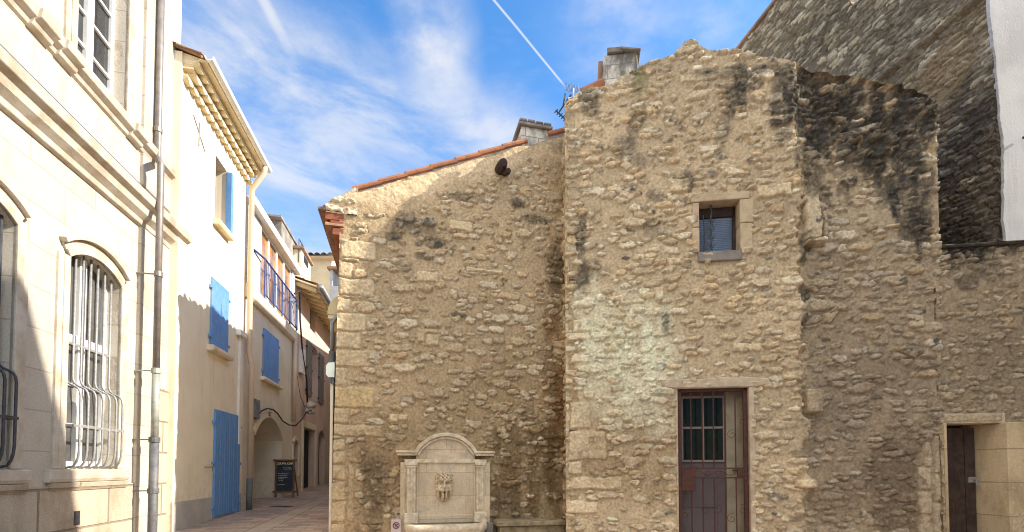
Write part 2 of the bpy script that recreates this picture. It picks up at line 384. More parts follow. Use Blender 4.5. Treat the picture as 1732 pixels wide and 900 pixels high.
M['lampbox'] = plain('pale green lamp box', (0.62, 0.66, 0.58), 0.5, (0.54, 0.58, 0.5), 5, 0.8)
M['amber'] = plain('pane with painted amber reflection', (0.56, 0.235, 0.03), 0.55, (0.17, 0.075, 0.02), 2.2, 1, coat=0.9)  # amber reflection of a sunlit wall, painted into the opaque pane colour
M['alu'] = plain('aluminium', (0.6, 0.6, 0.6), 0.4, metal=0.7)
M['cable'] = plain('black cable', (0.02, 0.018, 0.017), 0.7)
M['soot'] = plain('charred rusty iron', (0.030, 0.020, 0.018), 0.85, (0.08, 0.04, 0.028), 22, 0.8, 0.8, 40)
M['plastic'] = plain('crumpled pale plastic', (0.55, 0.49, 0.42), 0.5, (0.4, 0.34, 0.28), 12, 1)
M['blind'] = plain('window blind', (0.30, 0.38, 0.50), 0.35, (0.2, 0.26, 0.36), 3, 1, coat=0.8)
M['chim_stone'] = ashlar('weathered chimney stone', (0.72, 0.67, 0.575), (0.20, 0.17, 0.13), (0.10, 0.09, 0.075), 0.46, 0.24, 0.008, 0.95, 0.6, 0.9, 0.0, 0.44, 0.62)
M['concrete_old'] = plain('stained cement render', (0.30, 0.265, 0.225), 0.95, (0.16, 0.135, 0.11), 3, 1, 0.4, 40)
M['water'] = plain('still basin water', (0.25, 0.23, 0.19), 0.12, (0.31, 0.28, 0.23), 3, 1, spec=0.6)
M['moss_dark'] = plain('blackened mossy ledge', (0.085, 0.072, 0.055), 0.95, (0.045, 0.04, 0.034), 9, 1, 0.8, 40)
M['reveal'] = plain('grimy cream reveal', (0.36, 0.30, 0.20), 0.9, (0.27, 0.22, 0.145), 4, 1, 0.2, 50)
M['bench_stone'] = plain('mossy bench stone', (0.40, 0.31, 0.185), 0.92, (0.20, 0.155, 0.08), 9, 1, 0.7, 40)

# paving: pavers with a drain gutter along the lane
def paving():
    m, N, p, co = base_mat('stone paving')
    s = N.new('ShaderNodeSeparateXYZ'); N.link(co, s.inputs[0])
    # turned to follow the lane
    k = 0.19
    uu = N.m('ADD', s.outputs[0], N.m('MULTIPLY', s.outputs[1], k))
    vv = N.m('SUBTRACT', s.outputs[1], N.m('MULTIPLY', s.outputs[0], k))
    b = N.new('ShaderNodeTexBrick'); N.link(N.comb(uu, vv, 0), b.inputs['Vector'])
    b.inputs['Scale'].default_value = 1; b.inputs['Brick Width'].default_value = 0.34; b.inputs['Row Height'].default_value = 0.17
    b.inputs['Mortar Size'].default_value = 0.006
    b.inputs['Color1'].default_value = (0.68, 0.68, 0.70, 1); b.inputs['Color2'].default_value = (1.15, 1.12, 1.08, 1); b.inputs['Mortar'].default_value = (0.42, 0.42, 0.42, 1)
    c = N.mix(N.ramp(N.noise(co, 1.1, 6), 0.35, 0.65), (0.48, 0.345, 0.26), (0.38, 0.29, 0.235))
    c = N.mix(1.0, c, b.outputs['Color'], 'MULTIPLY')
    # paler gutter stones either side of a dark channel
    g = N.m('ABSOLUTE', N.m('ADD', uu, 2.55))
    pale = N.ramp(g, 0.20, 0.22, 0.5, 0.0, False); c = N.mix(pale, c, (0.42, 0.345, 0.27))
    dark = N.m('MULTIPLY', N.ramp(N.m('ABSOLUTE', N.m('SUBTRACT', g, 0.17)), 0.008, 0.016, 1.0, 0.0, False), N.ramp(N.noise(co, 3), 0.3, 0.6, 0.3, 0.9))
    c = N.mix(dark, c, (0.09, 0.07, 0.055))
    st = N.ramp(N.noise(co, 2.3, 8, 0.65), 0.58, 0.72, 0, 0.45); c = N.mix(st, c, (0.12, 0.10, 0.085))
    N.link(c, p.inputs['Base Color']); p.inputs['Roughness'].default_value = 0.75
    bump(N, p, N.m('SUBTRACT', N.noise(co, 30, 6), b.outputs['Fac']), 0.3, 0.008)
    return m
M['paving'] = paving()

# ------------------------------------------------------------------ ground: one sheet, rising gently into the lane
def gz(x, y):
    t = min(1, max(0, (-2.0 - x) / 0.9)); t = t * t * (3 - 2 * t)
    yy = min(max(y, -10), 40)
    return 0.1 * (1 - t) + t * (0.545 + 0.037 * (yy - 7.4))
def ground():
    xs = [-900, -300, -100, -40, -20] + [-12 + 0.3 * i for i in range(61)] + [9, 14, 20, 40, 100, 300, 900]
    ys = [-900, -300, -100, -40, -20, -10] + [-4 + 0.4 * i for i in range(75)] + [30, 40, 60, 100, 300, 900]
    mb = MB(); vs = [(x, y, gz(x, y)) for y in ys for x in xs]; n = len(xs)
    mb.add(vs, [(j * n + i, j * n + i + 1, (j + 1) * n + i + 1, (j + 1) * n + i) for j in range(len(ys) - 1) for i in range(n - 1)])
    o = mb.build('ground', M['paving'], smooth=True); o['kind'] = 'structure'; o['label'] = 'worn stone paving of the square and lane'
ground()

# ------------------------------------------------------------------ rubble masonry (real relief)
def hsh(a, b, s):
    h = np.sin(a * 127.1 + b * 311.7 + s * 74.7) * 43758.5453
    return h - np.floor(h)
def vnoise(x, y, s):
    xi, yi = np.floor(x), np.floor(y); fx, fy = x - xi, y - yi
    fx = fx * fx * (3 - 2 * fx); fy = fy * fy * (3 - 2 * fy)
    a = hsh(xi, yi, s); b = hsh(xi + 1, yi, s); c = hsh(xi, yi + 1, s); d = hsh(xi + 1, yi + 1, s)
    return (a * (1 - fx) + b * fx) * (1 - fy) + (c * (1 - fx) + d * fx) * fy
def fbm(x, y, s, o=4):
    r = 0; a = 0.5; t = 0
    for k in range(o):
        r = r + a * vnoise(x, y, s + k * 13.7); t += a; a *= 0.5; x = x * 2.03 + 5.3; y = y * 2.03 + 1.7
    return r / t
def sstep(lo, hi, x):
    t = np.clip((x - lo) / (hi - lo), 0, 1); return t * t * (3 - 2 * t)
def cells(x, y, cw, ch, s, jx=0.38, jy=0.30):
    X = x / cw; Y = y / ch; j0 = np.floor(Y)
    d1 = np.full(x.shape, 9e9); d2 = d1.copy(); ia = np.zeros(x.shape); ib = ia.copy(); ox = ia.copy(); oy = ia.copy()
    for dj in (-1, 0, 1):
        j = j0 + dj; sh = hsh(j, 0 * j, s + 3); i0 = np.floor(X + sh)
        for di in (-2, -1, 0, 1, 2):
            i = i0 + di
            px = i + 0.5 + (hsh(i, j, s) - 0.5) * 2 * jx - sh; py = j + 0.5 + (hsh(i, j, s + 1) - 0.5) * 2 * jy
            dx, dy = X - px, Y - py; ax, ay = np.abs(dx), np.abs(dy)
            d = (ax ** 2.6 + ay ** 2.6) ** (1 / 2.6)
            nb = d < d1
            d2 = np.where(nb, d1, np.minimum(d2, d)); d1 = np.where(nb, d, d1)
            ia = np.where(nb, i, ia); ib = np.where(nb, j, ib); ox = np.where(nb, dx, ox); oy = np.where(nb, dy, oy)
    return d1, d2, ia, ib, ox, oy

PAL = np.array([(0.50, 0.405, 0.285), (0.57, 0.475, 0.345), (0.44, 0.35, 0.24), (0.60, 0.52, 0.395), (0.48, 0.42, 0.325), (0.52, 0.385, 0.235), (0.40, 0.325, 0.235)])

def rubble(name, fr, parent, u0, u1, z0, top, step=0.0135, seed=1.0, cw=0.21, ch=0.105, absent=0.24, prot=0.022, holes=(), blocks=(), stains=(),
           base=None, mortar=(0.40, 0.30, 0.185), slant=0.0, dark=None, shear=None, thick=0.5, big=0.10, tint=None, pal=PAL, gapk=1.0, wave=0.02, tone=1.0, cover=None):
    top = sorted(top); tu = np.array([p[0] for p in top]); tz = np.array([p[1] for p in top])
    def axis(a, b, br):
        g = np.linspace(a, b, max(2, int(round((b - a) / step)) + 1))
        for q in br:
            if a < q < b: g = g[np.abs(g - q) > 0.45 * step]
        return np.unique(np.concatenate([g, [q for q in br if a < q < b]])) if len(br) else g
    gu = axis(u0, u1, [h[0] for h in holes] + [h[1] for h in holes])
    zt = np.interp(gu, tu, tz) + (fbm(gu * 5, gu * 0, seed + 40, 3) - 0.5) * 0.07
    gzv = axis(z0, float(zt.max()), [h[2] for h in holes] + [h[3] for h in holes])
    U, Z = np.meshgrid(gu, gzv); ZT = np.broadcast_to(zt, U.shape); nz, nu = U.shape
    Zc = np.minimum(Z, ZT)
    # noise-warped pattern space
    wx = U + (fbm(U * 3.1, Zc * 3.1, seed + 1, 4) - 0.5) * 0.14 + (fbm(U * 16, Zc * 16, seed + 2, 3) - 0.5) * 0.035
    wz = Zc + (fbm(U * 2.3, Zc * 3.1, seed + 5, 4) - 0.5) * 0.10 + (fbm(U * 16, Zc * 18, seed + 6, 3) - 0.5) * 0.03
    if slant: wx, wz = wx * math.cos(slant) + wz * math.sin(slant), -wx * math.sin(slant) + wz * math.cos(slant)
    d1, d2, ia, ib, ox, oy = cells(wx, wz, cw, ch, seed)
    r1, r2, r3, r4 = hsh(ia, ib, seed + 11), hsh(ia, ib, seed + 12), hsh(ia, ib, seed + 13), hsh(ia, ib, seed + 14)
    edge = (d2 - d1)
    rag = (fbm(U * 38, Zc * 52, seed + 21, 3) - 0.5) * 0.22 + (fbm(U * 11, Zc * 17, seed + 22, 3) - 0.5) * 0.26
    # a stone's own size: some shrink to slivers showing in the mortar
    shrink = (0.05 + 0.55 * r1 ** 1.6) * gapk
    lim = 0.62 - 0.34 * r1 * gapk
    sdf = np.minimum(edge - shrink * 0.42, lim - d1) + rag
    # mortar smeared over part of each stone
    sdf = sdf - 0.20 * sstep(0.50, 0.72, fbm(U * 6.5, Zc * 8.5, seed + 23, 3))
    if cover is not None: sdf = sdf - cover(U, Zc, ZT)
    region = fbm(U * 0.9, Zc * 0.9, seed + 31, 3)
    ab = (r2 < absent * (0.3 + 1.4 * region)).astype(float)
    mask = sstep(0.0, 0.10, sdf) * (1 - ab)
    tilt = (oy * (r3 - 0.30) * 1.3 + ox * (r4 - 0.5) * 0.6)
    rough = fbm(U * 24, Zc * 30, seed + 41, 4) - 0.5
    facet = np.abs(fbm(U * 8 + r1 * 50, Zc * 17 + r2 * 50, seed + 43, 3) - 0.5) * 2
    h = mask * (prot * (0.35 + 1.1 * r3) + tilt * prot * 1.1 + facet * 0.020 + rough * 0.022) - 0.011 * np.exp(-((sdf + 0.03) / 0.06) ** 2) * (1 - ab)
    ci = np.floor(r4 * len(pal)).astype(int) % len(pal)
    col = pal[ci] * (0.80 + 0.42 * r2)[..., None]
    # a second, larger generation of stones
    if big > 0:
        e1, e2, ja, jb, px, py = cells(wx * 1.0 + 17.3, wz * 1.0 + 9.1, cw * 1.9, ch * 1.75, seed + 60)
        q1, q2, q3 = hsh(ja, jb, seed + 61), hsh(ja, jb, seed + 62), hsh(ja, jb, seed + 63)
        on = (q1 < big).astype(float)
        m2 = sstep(0.0, 0.08, np.minimum(e2 - e1 - 0.16, 0.40 - e1) + rag * 0.7) * on
        clear = sstep(-0.10, 0.0, np.minimum(e2 - e1 - 0.16, 0.40 - e1)) * on
        h = h * (1 - clear) + m2 * (prot * (0.8 + 0.8 * q2) + py * 0.01 + rough * 0.02 + facet * 0.012)
        mask = mask * (1 - clear) + m2
        c2 = pal[np.floor(q3 * len(pal)).astype(int) % len(pal)] * (0.9 + 0.3 * q2)[..., None]
        col = np.where((m2 > 0.01)[..., None], c2, col)
    # named large blocks (quoins, corbels, dressed stones)
    blk = np.zeros(U.shape)
    for bi, (a, b, c, d, tn, pr) in enumerate(blocks):
        wob = (fbm(U * 7, Zc * 7, seed + 70 + bi, 3) - 0.5) * 0.05
        q = np.minimum(np.minimum(U - a, b - U), np.minimum(Zc - c, d - Zc)) + wob
        rr = sstep(0.0, 0.022, q)
        cl = sstep(-0.02, 0.0, q)
        h = h * (1 - cl) + rr * (pr + rough * 0.014 + facet * 0.006)
        mask = mask * (1 - cl) + rr
        cb = np.array(tn if isinstance(tn, tuple) else (0.52 * tn, 0.415 * tn, 0.275 * tn))
        col = np.where((rr > 0.01)[..., None], cb * (0.9 + 0.25 * fbm(U * 6, Zc * 6, seed + 90 + bi, 4))[..., None], col)
        blk = np.maximum(blk, rr)
    mor = np.array(mortar)
    mv = (0.78 + 0.5 * fbm(U * 1.3, Zc * 1.3, seed + 33, 5))[..., None]
    colm = mor * mv
    col = col * 0.74 + mor * 1.18 * 0.26
    a = mask[..., None]
    colr = colm * (1 - a) + col * a
    # mortar wash partly over the stones
    wash = sstep(0.48, 0.68, fbm(U * 3.3, Zc * 3.3, seed + 35, 4)) * (1 - blk)
    colr = colr * (1 - 0.55 * wash[..., None]) + (mor * mv * 1.08) * 0.55 * wash[..., None]
    # a few stones black with lichen
    if dark is not None:
        dk = (r3 < dark(U, Zc) * 0.5).astype(float) * sstep(0.0, 0.5, mask) * sstep(0.40, 0.62, fbm(U * 15, Zc * 15, seed + 37, 4) + 0.12 * oy) * (0.35 + 0.6 * hsh(ia, ib, seed + 15))
        colr = colr * (1 - dk[..., None]) + np.array((0.075, 0.070, 0.062)) * dk[..., None]
    # weather stains with shapes of their own: (u, z, ru, rz, strength, colour)
    for si, (su, sz, ru, rz, ss, sc) in enumerate(stains):
        q = ((U - su) / ru) ** 2 + ((Zc - sz) / rz) ** 2
        nn = fbm(U * 6.5, Zc * 2.0, seed + 100 + si, 5); n3 = fbm(U * 20, Zc * 20, seed + 120 + si, 3)
        k = sstep(1.2, 0.1, q + (nn - 0.5) * 2.6 + (n3 - 0.5) * 1.5 + (r2 - 0.5) * 0.9 * mask) * ss
        k = np.clip(k * (0.72 + 0.45 * sstep(0.35, 0.6, n3)), 0, 1) * (1 - 0.25 * mask * (r3 > 0.6))
        colr = colr * (1 - k[..., None]) + np.array(sc) * (0.75 + 0.5 * n3[..., None]) * k[..., None]
    colr = colr * (0.90 + 0.20 * fbm(U * 0.7, Zc * 0.7, seed + 55, 3))[..., None] * tone * np.array((1.28, 1.27, 1.20))
    if tint is not None: colr = colr * tint(U, Zc)
    hm = (fbm(U * 1.7, Zc * 1.7, seed + 51, 4) - 0.5) * 2 * wave + (fbm(U * 9, Zc * 9, seed + 52, 3) - 0.5) * 0.018 * (1 - 0.6 * mask)
    H = h + hm
    for (ha, hb, hc, hd) in holes:
        dist = np.maximum(np.maximum(ha - U, U - hb), np.maximum(hc - Zc, Zc - hd))
        H = H * sstep(0.0, 0.03, dist)
    if base is not None: H = H + base(U, Zc)
    Us = U + (shear(U, Zc) if shear is not None else 0)
    fz = sstep(0.0, 0.03, ZT - Z + 1e-6)
    co = np.stack([Us, -H * np.where(Z >= ZT, 0.6, 1.0), Zc], -1).reshape(-1, 3)
    # faces
    idx = np.arange(nz * nu).reshape(nz, nu)
    Zb = Z[:-1, :-1]
    keep = (Zb < np.minimum(ZT[:-1, :-1], ZT[:-1, 1:]) - 1e-4)
    cu = (U[:-1, :-1] + U[:-1, 1:]) / 2; cz = (Z[:-1, :-1] + Z[1:, :-1]) / 2
    for (ha, hb, hc, hd) in holes: keep &= ~((cu > ha) & (cu < hb) & (cz > hc) & (cz < hd))
    q = np.stack([idx[:-1, :-1], idx[:-1, 1:], idx[1:, 1:], idx[1:, :-1]], -1)[keep]
    # top and side returns, so the wall has thickness
    ktop = (Z >= ZT).argmax(0); ktop = np.where((Z >= ZT).any(0), ktop, nz - 1)
    ring = list(idx[:, 0][:ktop[0] + 1]) + [idx[ktop[i], i] for i in range(nu)] + list(idx[:, -1][:ktop[-1] + 1][::-1])
    ring = np.array(ring); nb = len(co)
    back = co[ring].copy(); back[:, 1] = thick
    co = np.concatenate([co, back]); cc = colr.reshape(-1, 3); cc = np.concatenate([cc, cc[ring] * 0.9])
    k = np.arange(len(ring) - 1)
    q2 = np.stack([ring[k], nb + k, nb + k + 1, ring[k + 1]], -1)
    q = np.concatenate([q, q2])
    me = bpy.data.meshes.new(name)
    me.vertices.add(len(co)); me.vertices.foreach_set('co', co.astype(np.float32).ravel())
    me.loops.add(q.size); me.loops.foreach_set('vertex_index', q.astype(np.int32).ravel())
    me.polygons.add(len(q)); me.polygons.foreach_set('loop_start', (np.arange(len(q)) * 4).astype(np.int32))
    me.polygons.foreach_set('use_smooth', np.ones(len(q), dtype=bool))
    me.update(calc_edges=True); me.validate()
    at = me.color_attributes.new('Col', 'FLOAT_COLOR', 'POINT')
    at.data.foreach_set('color', np.concatenate([np.clip(cc, 0.01, 0.85), np.ones((len(cc), 1))], 1).astype(np.float32).ravel())
    me.materials.append(M['rubble'])
    o = bpy.data.objects.new(name, me); C.objects.link(o); o.parent = parent
    return o

def corrugated(name, mat, parent, x0, x1, zf, y0, y1, pitch=0.21, amp=0.045, per=12, rows=0.36):
    """canal-tile roof: waves across y, tile courses along x; zf(x) is the slope"""
    mb = MB(); ny = int((y1 - y0) / pitch * per) + 1; xs = [x0]
    while xs[-1] < x1 - 1e-6: xs.append(min(x1, xs[-1] + rows))
    grid = []
    for k, x in enumerate(xs[:-1]):
        for (xx, lift) in ((x, 0.022), (xs[k + 1] - 0.004, 0.0)):
            grid.append([(xx, y0 + (y1 - y0) * j / ny, zf(xx) + lift + amp * abs(math.sin(math.pi * (y0 + (y1 - y0) * j / ny) / pitch)) ** 0.8) for j in range(ny + 1)])
    n = ny + 1; vs = [v for r in grid for v in r]
    mb.add(vs, [(i * n + j, i * n + j + 1, (i + 1) * n + j + 1, (i + 1) * n + j) for i in range(len(grid) - 1) for j in range(ny)])
    o = mb.build(name, mat, parent, smooth=False)
    s = o.modifiers.new('thick', 'SOLIDIFY'); s.thickness = 0.018
    return o

DARKSTAIN = (0.045, 0.040, 0.035)

# ================================================================== LEFT: pale limestone townhouse
FL = Fr(-4.0, 0, -0.1825, 1)
U = lambda px: FL.u(px)
town = empty('townhouse', FL, 'pale dressed limestone townhouse with iron grilles and moulded cornices, left foreground', 'house')
ZS = 1.5                                                     # window sill = eye height
w1 = (U(103), U(193.5)); cw_ = w1[1] - w1[0]; spacing = 1.60
wins = [(w1[0] - spacing * k, w1[1] - spacing * k) for k in (0, 1, 2)]
ops = []
for a, b in wins:
    ops.append((a, b, ZS, ZS + 2.36, 0.16))
    ops.append((a, b, ZS + 4.66, ZS + 7.3, 0.16))
uend = U(285)
wall_front(-3.0, uend, -0.3, ZS + 8.6, ops, 0.17).build('wall', M['lime'], town)
# mouldings
z0 = ZS
MB().prof([(0.0, z0 + 3.36), (0.05, z0 + 3.38), (0.06, z0 + 3.44), (0.13, z0 + 3.50), (0.15, z0 + 3.58), (0.22, z0 + 3.62), (0.24, z0 + 3.72), (0.0, z0 + 3.83)], -3, uend + 0.08).build('cornice', M['lime_trim'], town, 0.006)
MB().box(-3, uend + 0.015, -0.01, 0.02, z0 + 3.80, z0 + 3.935).build('frieze_band', M['lime_trim'], town, 0.004)
MB().box(-3, uend + 0.02, -0.01, 0.032, z0 + 3.93, z0 + 3.945).build('lead_flashing', M['zinc'], town)
ledge = MB()
pr = lambda e: [(0.0, z0 + 4.40), (0.03 + e, z0 + 4.42), (0.05 + e, z0 + 4.47), (0.11 + e, z0 + 4.50), (0.13 + e, z0 + 4.59), (0.0, z0 + 4.63)]
ledge.prof(pr(0), -3, uend + 0.05)
for a, b in wins:
    for c_ in (a - 0.17, b + 0.17): ledge.prof([(d_ + (0.002 if d_ else 0), z_ + 0.003) for d_, z_ in pr(0.035)], c_ - 0.13, c_ + 0.13)
ledge.build('sill_course', M['lime_trim'], town, 0.005)
# pilaster strips
pl = MB(); pu = U(224)
pl.box(pu, uend - 0.001, -0.01, 0.045, -0.25, z0 + 3.37)
pl.box(pu, uend - 0.001, -0.01, 0.045, z0 + 3.95, z0 + 4.41)
pl.box(pu, uend - 0.001, -0.01, 0.045, z0 + 4.64, z0 + 8.55)
pl.build('corner_pilaster', M['lime'], town, 0.008)
# rough base below the sills
MB().box(-3, pu - 0.004, -0.01, 0.022, -0.3, ZS - 0.19).build('plinth', M['lime_rough'], town, 0.012)
MB().box(U(258), uend + 0.012, -0.01, 0.075, -0.3, ZS + 1.2).build('quoin_stones', M['lime_rough'], town, 0.014)
MB().box(wins[0][0] + 0.18, wins[0][0] + 0.27, 0.0, 0.028, 0.86, 1.02).build('air_vent', M['iron_dark'], town)

def make_window(a, b, zb, zs, rise, kind, lower):
    f = MB()
    # moulded surround: two fascias up the jambs and round the head
    for (w_, d_) in ((0.155, 0.028), (0.085, 0.042)):
        zj = zb - (0.0 if lower else 0.02)
        f.box(a - w_, a, -0.005, d_, zj, zs); f.box(b, b + w_, -0.005, d_, zj, zs)
        f.strip(arc(a, b, zs, rise, 16), arc(a, b, zs, rise, 16, w_), -0.005, d_ - 0.0015)
    f.strip(arc(a, b, zs, rise, 16, 0.157), arc(a, b, zs, rise, 16, 0.215), -0.005, 0.075)
    root = f.build('window', M['lime_trim'], town, 0.004)
    if lower:
        MB().prof([(-0.02, zb - 0.15), (0.045, zb - 0.15), (0.065, zb - 0.11), (0.065, zb - 0.01), (-0.02, zb + 0.004)], a - 0.24, b + 0.22).build('sill', M['lime_trim'], root, 0.008)
        MB().prof([(0.0, zb - 0.25), (0.04, zb - 0.24), (0.06, zb - 0.152), (0.0, zb - 0.152)], a - 0.20, b + 0.20).build('sill_moulding', M['lime_rough'], root, 0.006)
    s = MB(); dd = -0.13; t = 0.05
    s.box(a, a + 0.055, dd - t, dd, zb, zs + rise); s.box(b - 0.055, b, dd - t, dd, zb, zs + rise)
    s.box(a, b, dd - t, dd - 0.002, zb, zb + 0.09)
    m_ = (a + b) / 2; s.box(m_ - 0.055, m_ + 0.055, dd - t, dd + 0.012, zb, zs + rise)
    ht = zs - zb
    if lower:
        s.box(a, b, dd - t, dd + 0.006, zb + ht * 0.62, zb + ht * 0.62 + 0.10)
        for k in (0.21, 0.41): s.box(a, b, dd - t + 0.01, dd - 0.006, zb + ht * k, zb + ht * k + 0.035)
    else:
        for k in (0.155, 0.31, 0.47, 0.62): s.box(a, b, dd - t + 0.01, dd - 0.006, zb + ht * k, zb + ht * k + 0.035)
    s.build('sash', M['white_paint'], root, 0.004)
    MB().quad((a, -dd + t - 0.012, zb), (b, -dd + t - 0.012, zb), (b, -dd + t - 0.012, zs + rise + 0.05), (a, -dd + t - 0.012, zs + rise + 0.05)).build('pane', M['glass_pale'] if lower else M['glass'], root)
    if lower:
        g = MB(); n = 7; gm = M['iron_grey'] if kind == 'pale' else M['iron_dark']
        gr = MB().box(a - 0.01, b - 0.05, -0.064, -0.050, zb + 1.42, zb + 1.45)
        go = gr.build('grille', gm, root); gr = MB()
        gr.box(a - 0.02, b - 0.04, 0.108, 0.122, zb + 0.465, zb + 0.495)
        gr.box(a - 0.02, a - 0.006, 0.0, 0.12, zb + 0.467, zb + 0.493); gr.box(b - 0.054, b - 0.04, 0.0, 0.12, zb + 0.467, zb + 0.493)
        gr.build('crossbar', gm, go)
        for k in range(n):
            x = b - 0.07 - 0.125 * (n - 1 - k)
            zt_ = arc(a, b, zs, rise, 40); zt = min(zt_, key=lambda p: abs(p[0] - x))[1]
            path = [(x, -0.05, zt + 0.02), (x, -0.05, zb + 1.06), (x, -0.045, zb + 1.02)]
            path += [(x, -0.03, zb + 0.985), (x, 0.0, zb + 0.955), (x, 0.05, zb + 0.93), (x, 0.085, zb + 0.91), (x, 0.105, zb + 0.875), (x, 0.115, zb + 0.82)]
            path += [(x, 0.115, zb + 0.22), (x, 0.108, zb + 0.14), (x, 0.09, zb + 0.075), (x, 0.06, zb + 0.03), (x, 0.0, zb + 0.016), (x, -0.05, zb + 0.012)]
            MB().tube(path, 0.0125, 8).build('grille_bar', gm, go, smooth=True)
for k, (a, b) in enumerate(wins):
    make_window(a, b, ZS, ZS + 2.36, 0.16, 'pale' if k == 0 else 'dark', True)
    make_window(a, b, ZS + 4.66, ZS + 7.3, 0.16, 'pale', False)

# rainwater pipe down the corner
pz = MB(); up_ = U(262) + 0.0
du, dl = 0.10, 0.27
uu = FL.u(270, 120, du); ul = FL.u(267, 500, dl)
zj = z0 + 4.38
pz.tube([(uu, du, z0 + 8.6), (uu, du, zj + 0.12), (uu + 0.005, du + 0.02, zj + 0.06), (ul - 0.01, dl - 0.03, zj - 0.06), (ul, dl, zj - 0.12), (ul, dl, z0 + 1.36)], 0.042, 12)
pipe = pz.build('drainpipe', M['zinc'], town, smooth=True)
MB().tube([(ul, dl, z0 + 1.35), (ul, dl, z0 + 0.40)], 0.046, 12).build('limescaled_pipe', M['verdigris'], pipe, smooth=True)
MB().tube([(ul, dl, z0 + 0.40), (ul, dl, -0.1)], 0.056, 12).build('cast_iron_pipe', M['cast_iron'], pipe, smooth=True)
for zc, r_, mt in ((z0 + 7.2, 0.052, 'zinc'), (z0 + 4.9, 0.052, 'zinc'), (z0 + 2.7, 0.052, 'zinc'), (z0 + 1.35, 0.058, 'verdigris'), (z0 + 0.40, 0.067, 'cast_iron'), (z0 - 0.3, 0.067, 'cast_iron')):
    upper = zc > zj; d_ = du if upper else dl; u_ = uu if upper else ul
    cl = MB().tube([(u_, d_, zc - 0.035), (u_, d_, zc + 0.035)], r_, 12)
    cl.box(u_ - 0.008, u_ + 0.008, 0.0, d_ - 0.03, zc - 0.008, zc + 0.008)
    cl.build('pipe_bracket', M[mt], pipe)

# ================================================================== cream plaster house with blue shutters
FH = Fr(-3.84, 0, -0.1825, 1)
H = FH.uz
cream = empty('plaster_house', FH, 'white cream plaster house with blue plank door and tiled génoise eave beside the townhouse'.replace('é', 'e'), 'house')
hu0 = FH.u(299, 500); hu1 = FH.u(414, 500)
ze = FH.z(312, 142)
wa, wz1 = H(365, 262); wb = FH.u(383, 330); wz0 = H(365, 374)[1]
wall_front(hu0, hu1, 0.0, ze + 0.45, [(wa, wb, wz0, wz1, 0)], 0.22).build('wall', M['cream'], cream)
MB().box(hu0 - 0.004, hu1 - 0.02, -0.01, 0.006, 0.0, 0.99).build('plinth', M['grey_plinth'], cream)
# eave: three oversailing rows of half-round tiles
def genoise(parent, mat, u0, u1, zb, rows=3, pitch=0.19, out=0.12, hgt=0.115, mat2=None, d0=0.0, reach=None):
    g = MB(); soff = MB()
    for r in range(rows):
        dd = d0 + out * (r + 1); zz = zb + hgt * r; n = int((u1 - u0) / pitch)
        for k in range(n + 1):
            uc = u0 + (k + 0.5 + (0.5 if r % 2 else 0)) * pitch
            if uc > u1: break
            pts = [(uc + pitch * 0.5 * math.cos(math.pi + math.pi * j / 8), zz + hgt * 0.80 + hgt * 0.78 * math.sin(math.pi + math.pi * j / 8)) for j in range(9)]
            g.face(pts, d0 - 0.02, dd)
        soff.box(u0, u1 + 0.02, d0 - 0.02, dd - 0.01, zz + hgt * 0.80, zz + hgt)
    g.build('eave_tiles', mat, parent)
    soff.build('eave_bed', mat2 or mat, parent)
genoise(cream, M['genoise'], hu0 + 0.02, hu1 + 0.1, ze, out=0.08)
MB().prof([(-0.02, ze + 0.345), (0.35, ze + 0.345), (0.35, ze + 0.375), (-0.02, ze + 0.46)], hu0 + 0.03, hu1 + 0.12).build('soffit', M['genoise'], cream)
# white gutter, half round
gp = [(0.32 + 0.07 + 0.07 * math.cos(a_), ze + 0.42 + 0.07 * math.sin(a_)) for a_ in [math.pi + math.pi * i / 8 for i in range(9)]]
gp += [(x_, z_) for x_, z_ in [(0.32 + 0.07 + 0.058 * math.cos(a_), ze + 0.43 + 0.063 * math.sin(a_)) for a_ in [2 * math.pi - math.pi * i / 8 for i in range(9)]]]
MB().prof(gp, hu0 - 0.02, hu1 + 0.14).build('gutter', M['white_metal'], cream, smooth=False)
ro = corrugated('roof', M['tile_old'], cream, 0, 5.2, lambda x: 0.28 * x, 0.0, hu1 - hu0 + 0.2)
ro.rotation_euler = (0, 0, math.pi / 2); ro.location = (hu1 + 0.14, -0.30, ze + 0.40)
MB().tube([(hu0 + 0.0, 0.28, ze + 0.43), (hu0 + 0.0, -5, ze + 0.43 + 1.5)], 0.035, 8).build('verge_tiles', M['tile_old'], cream)
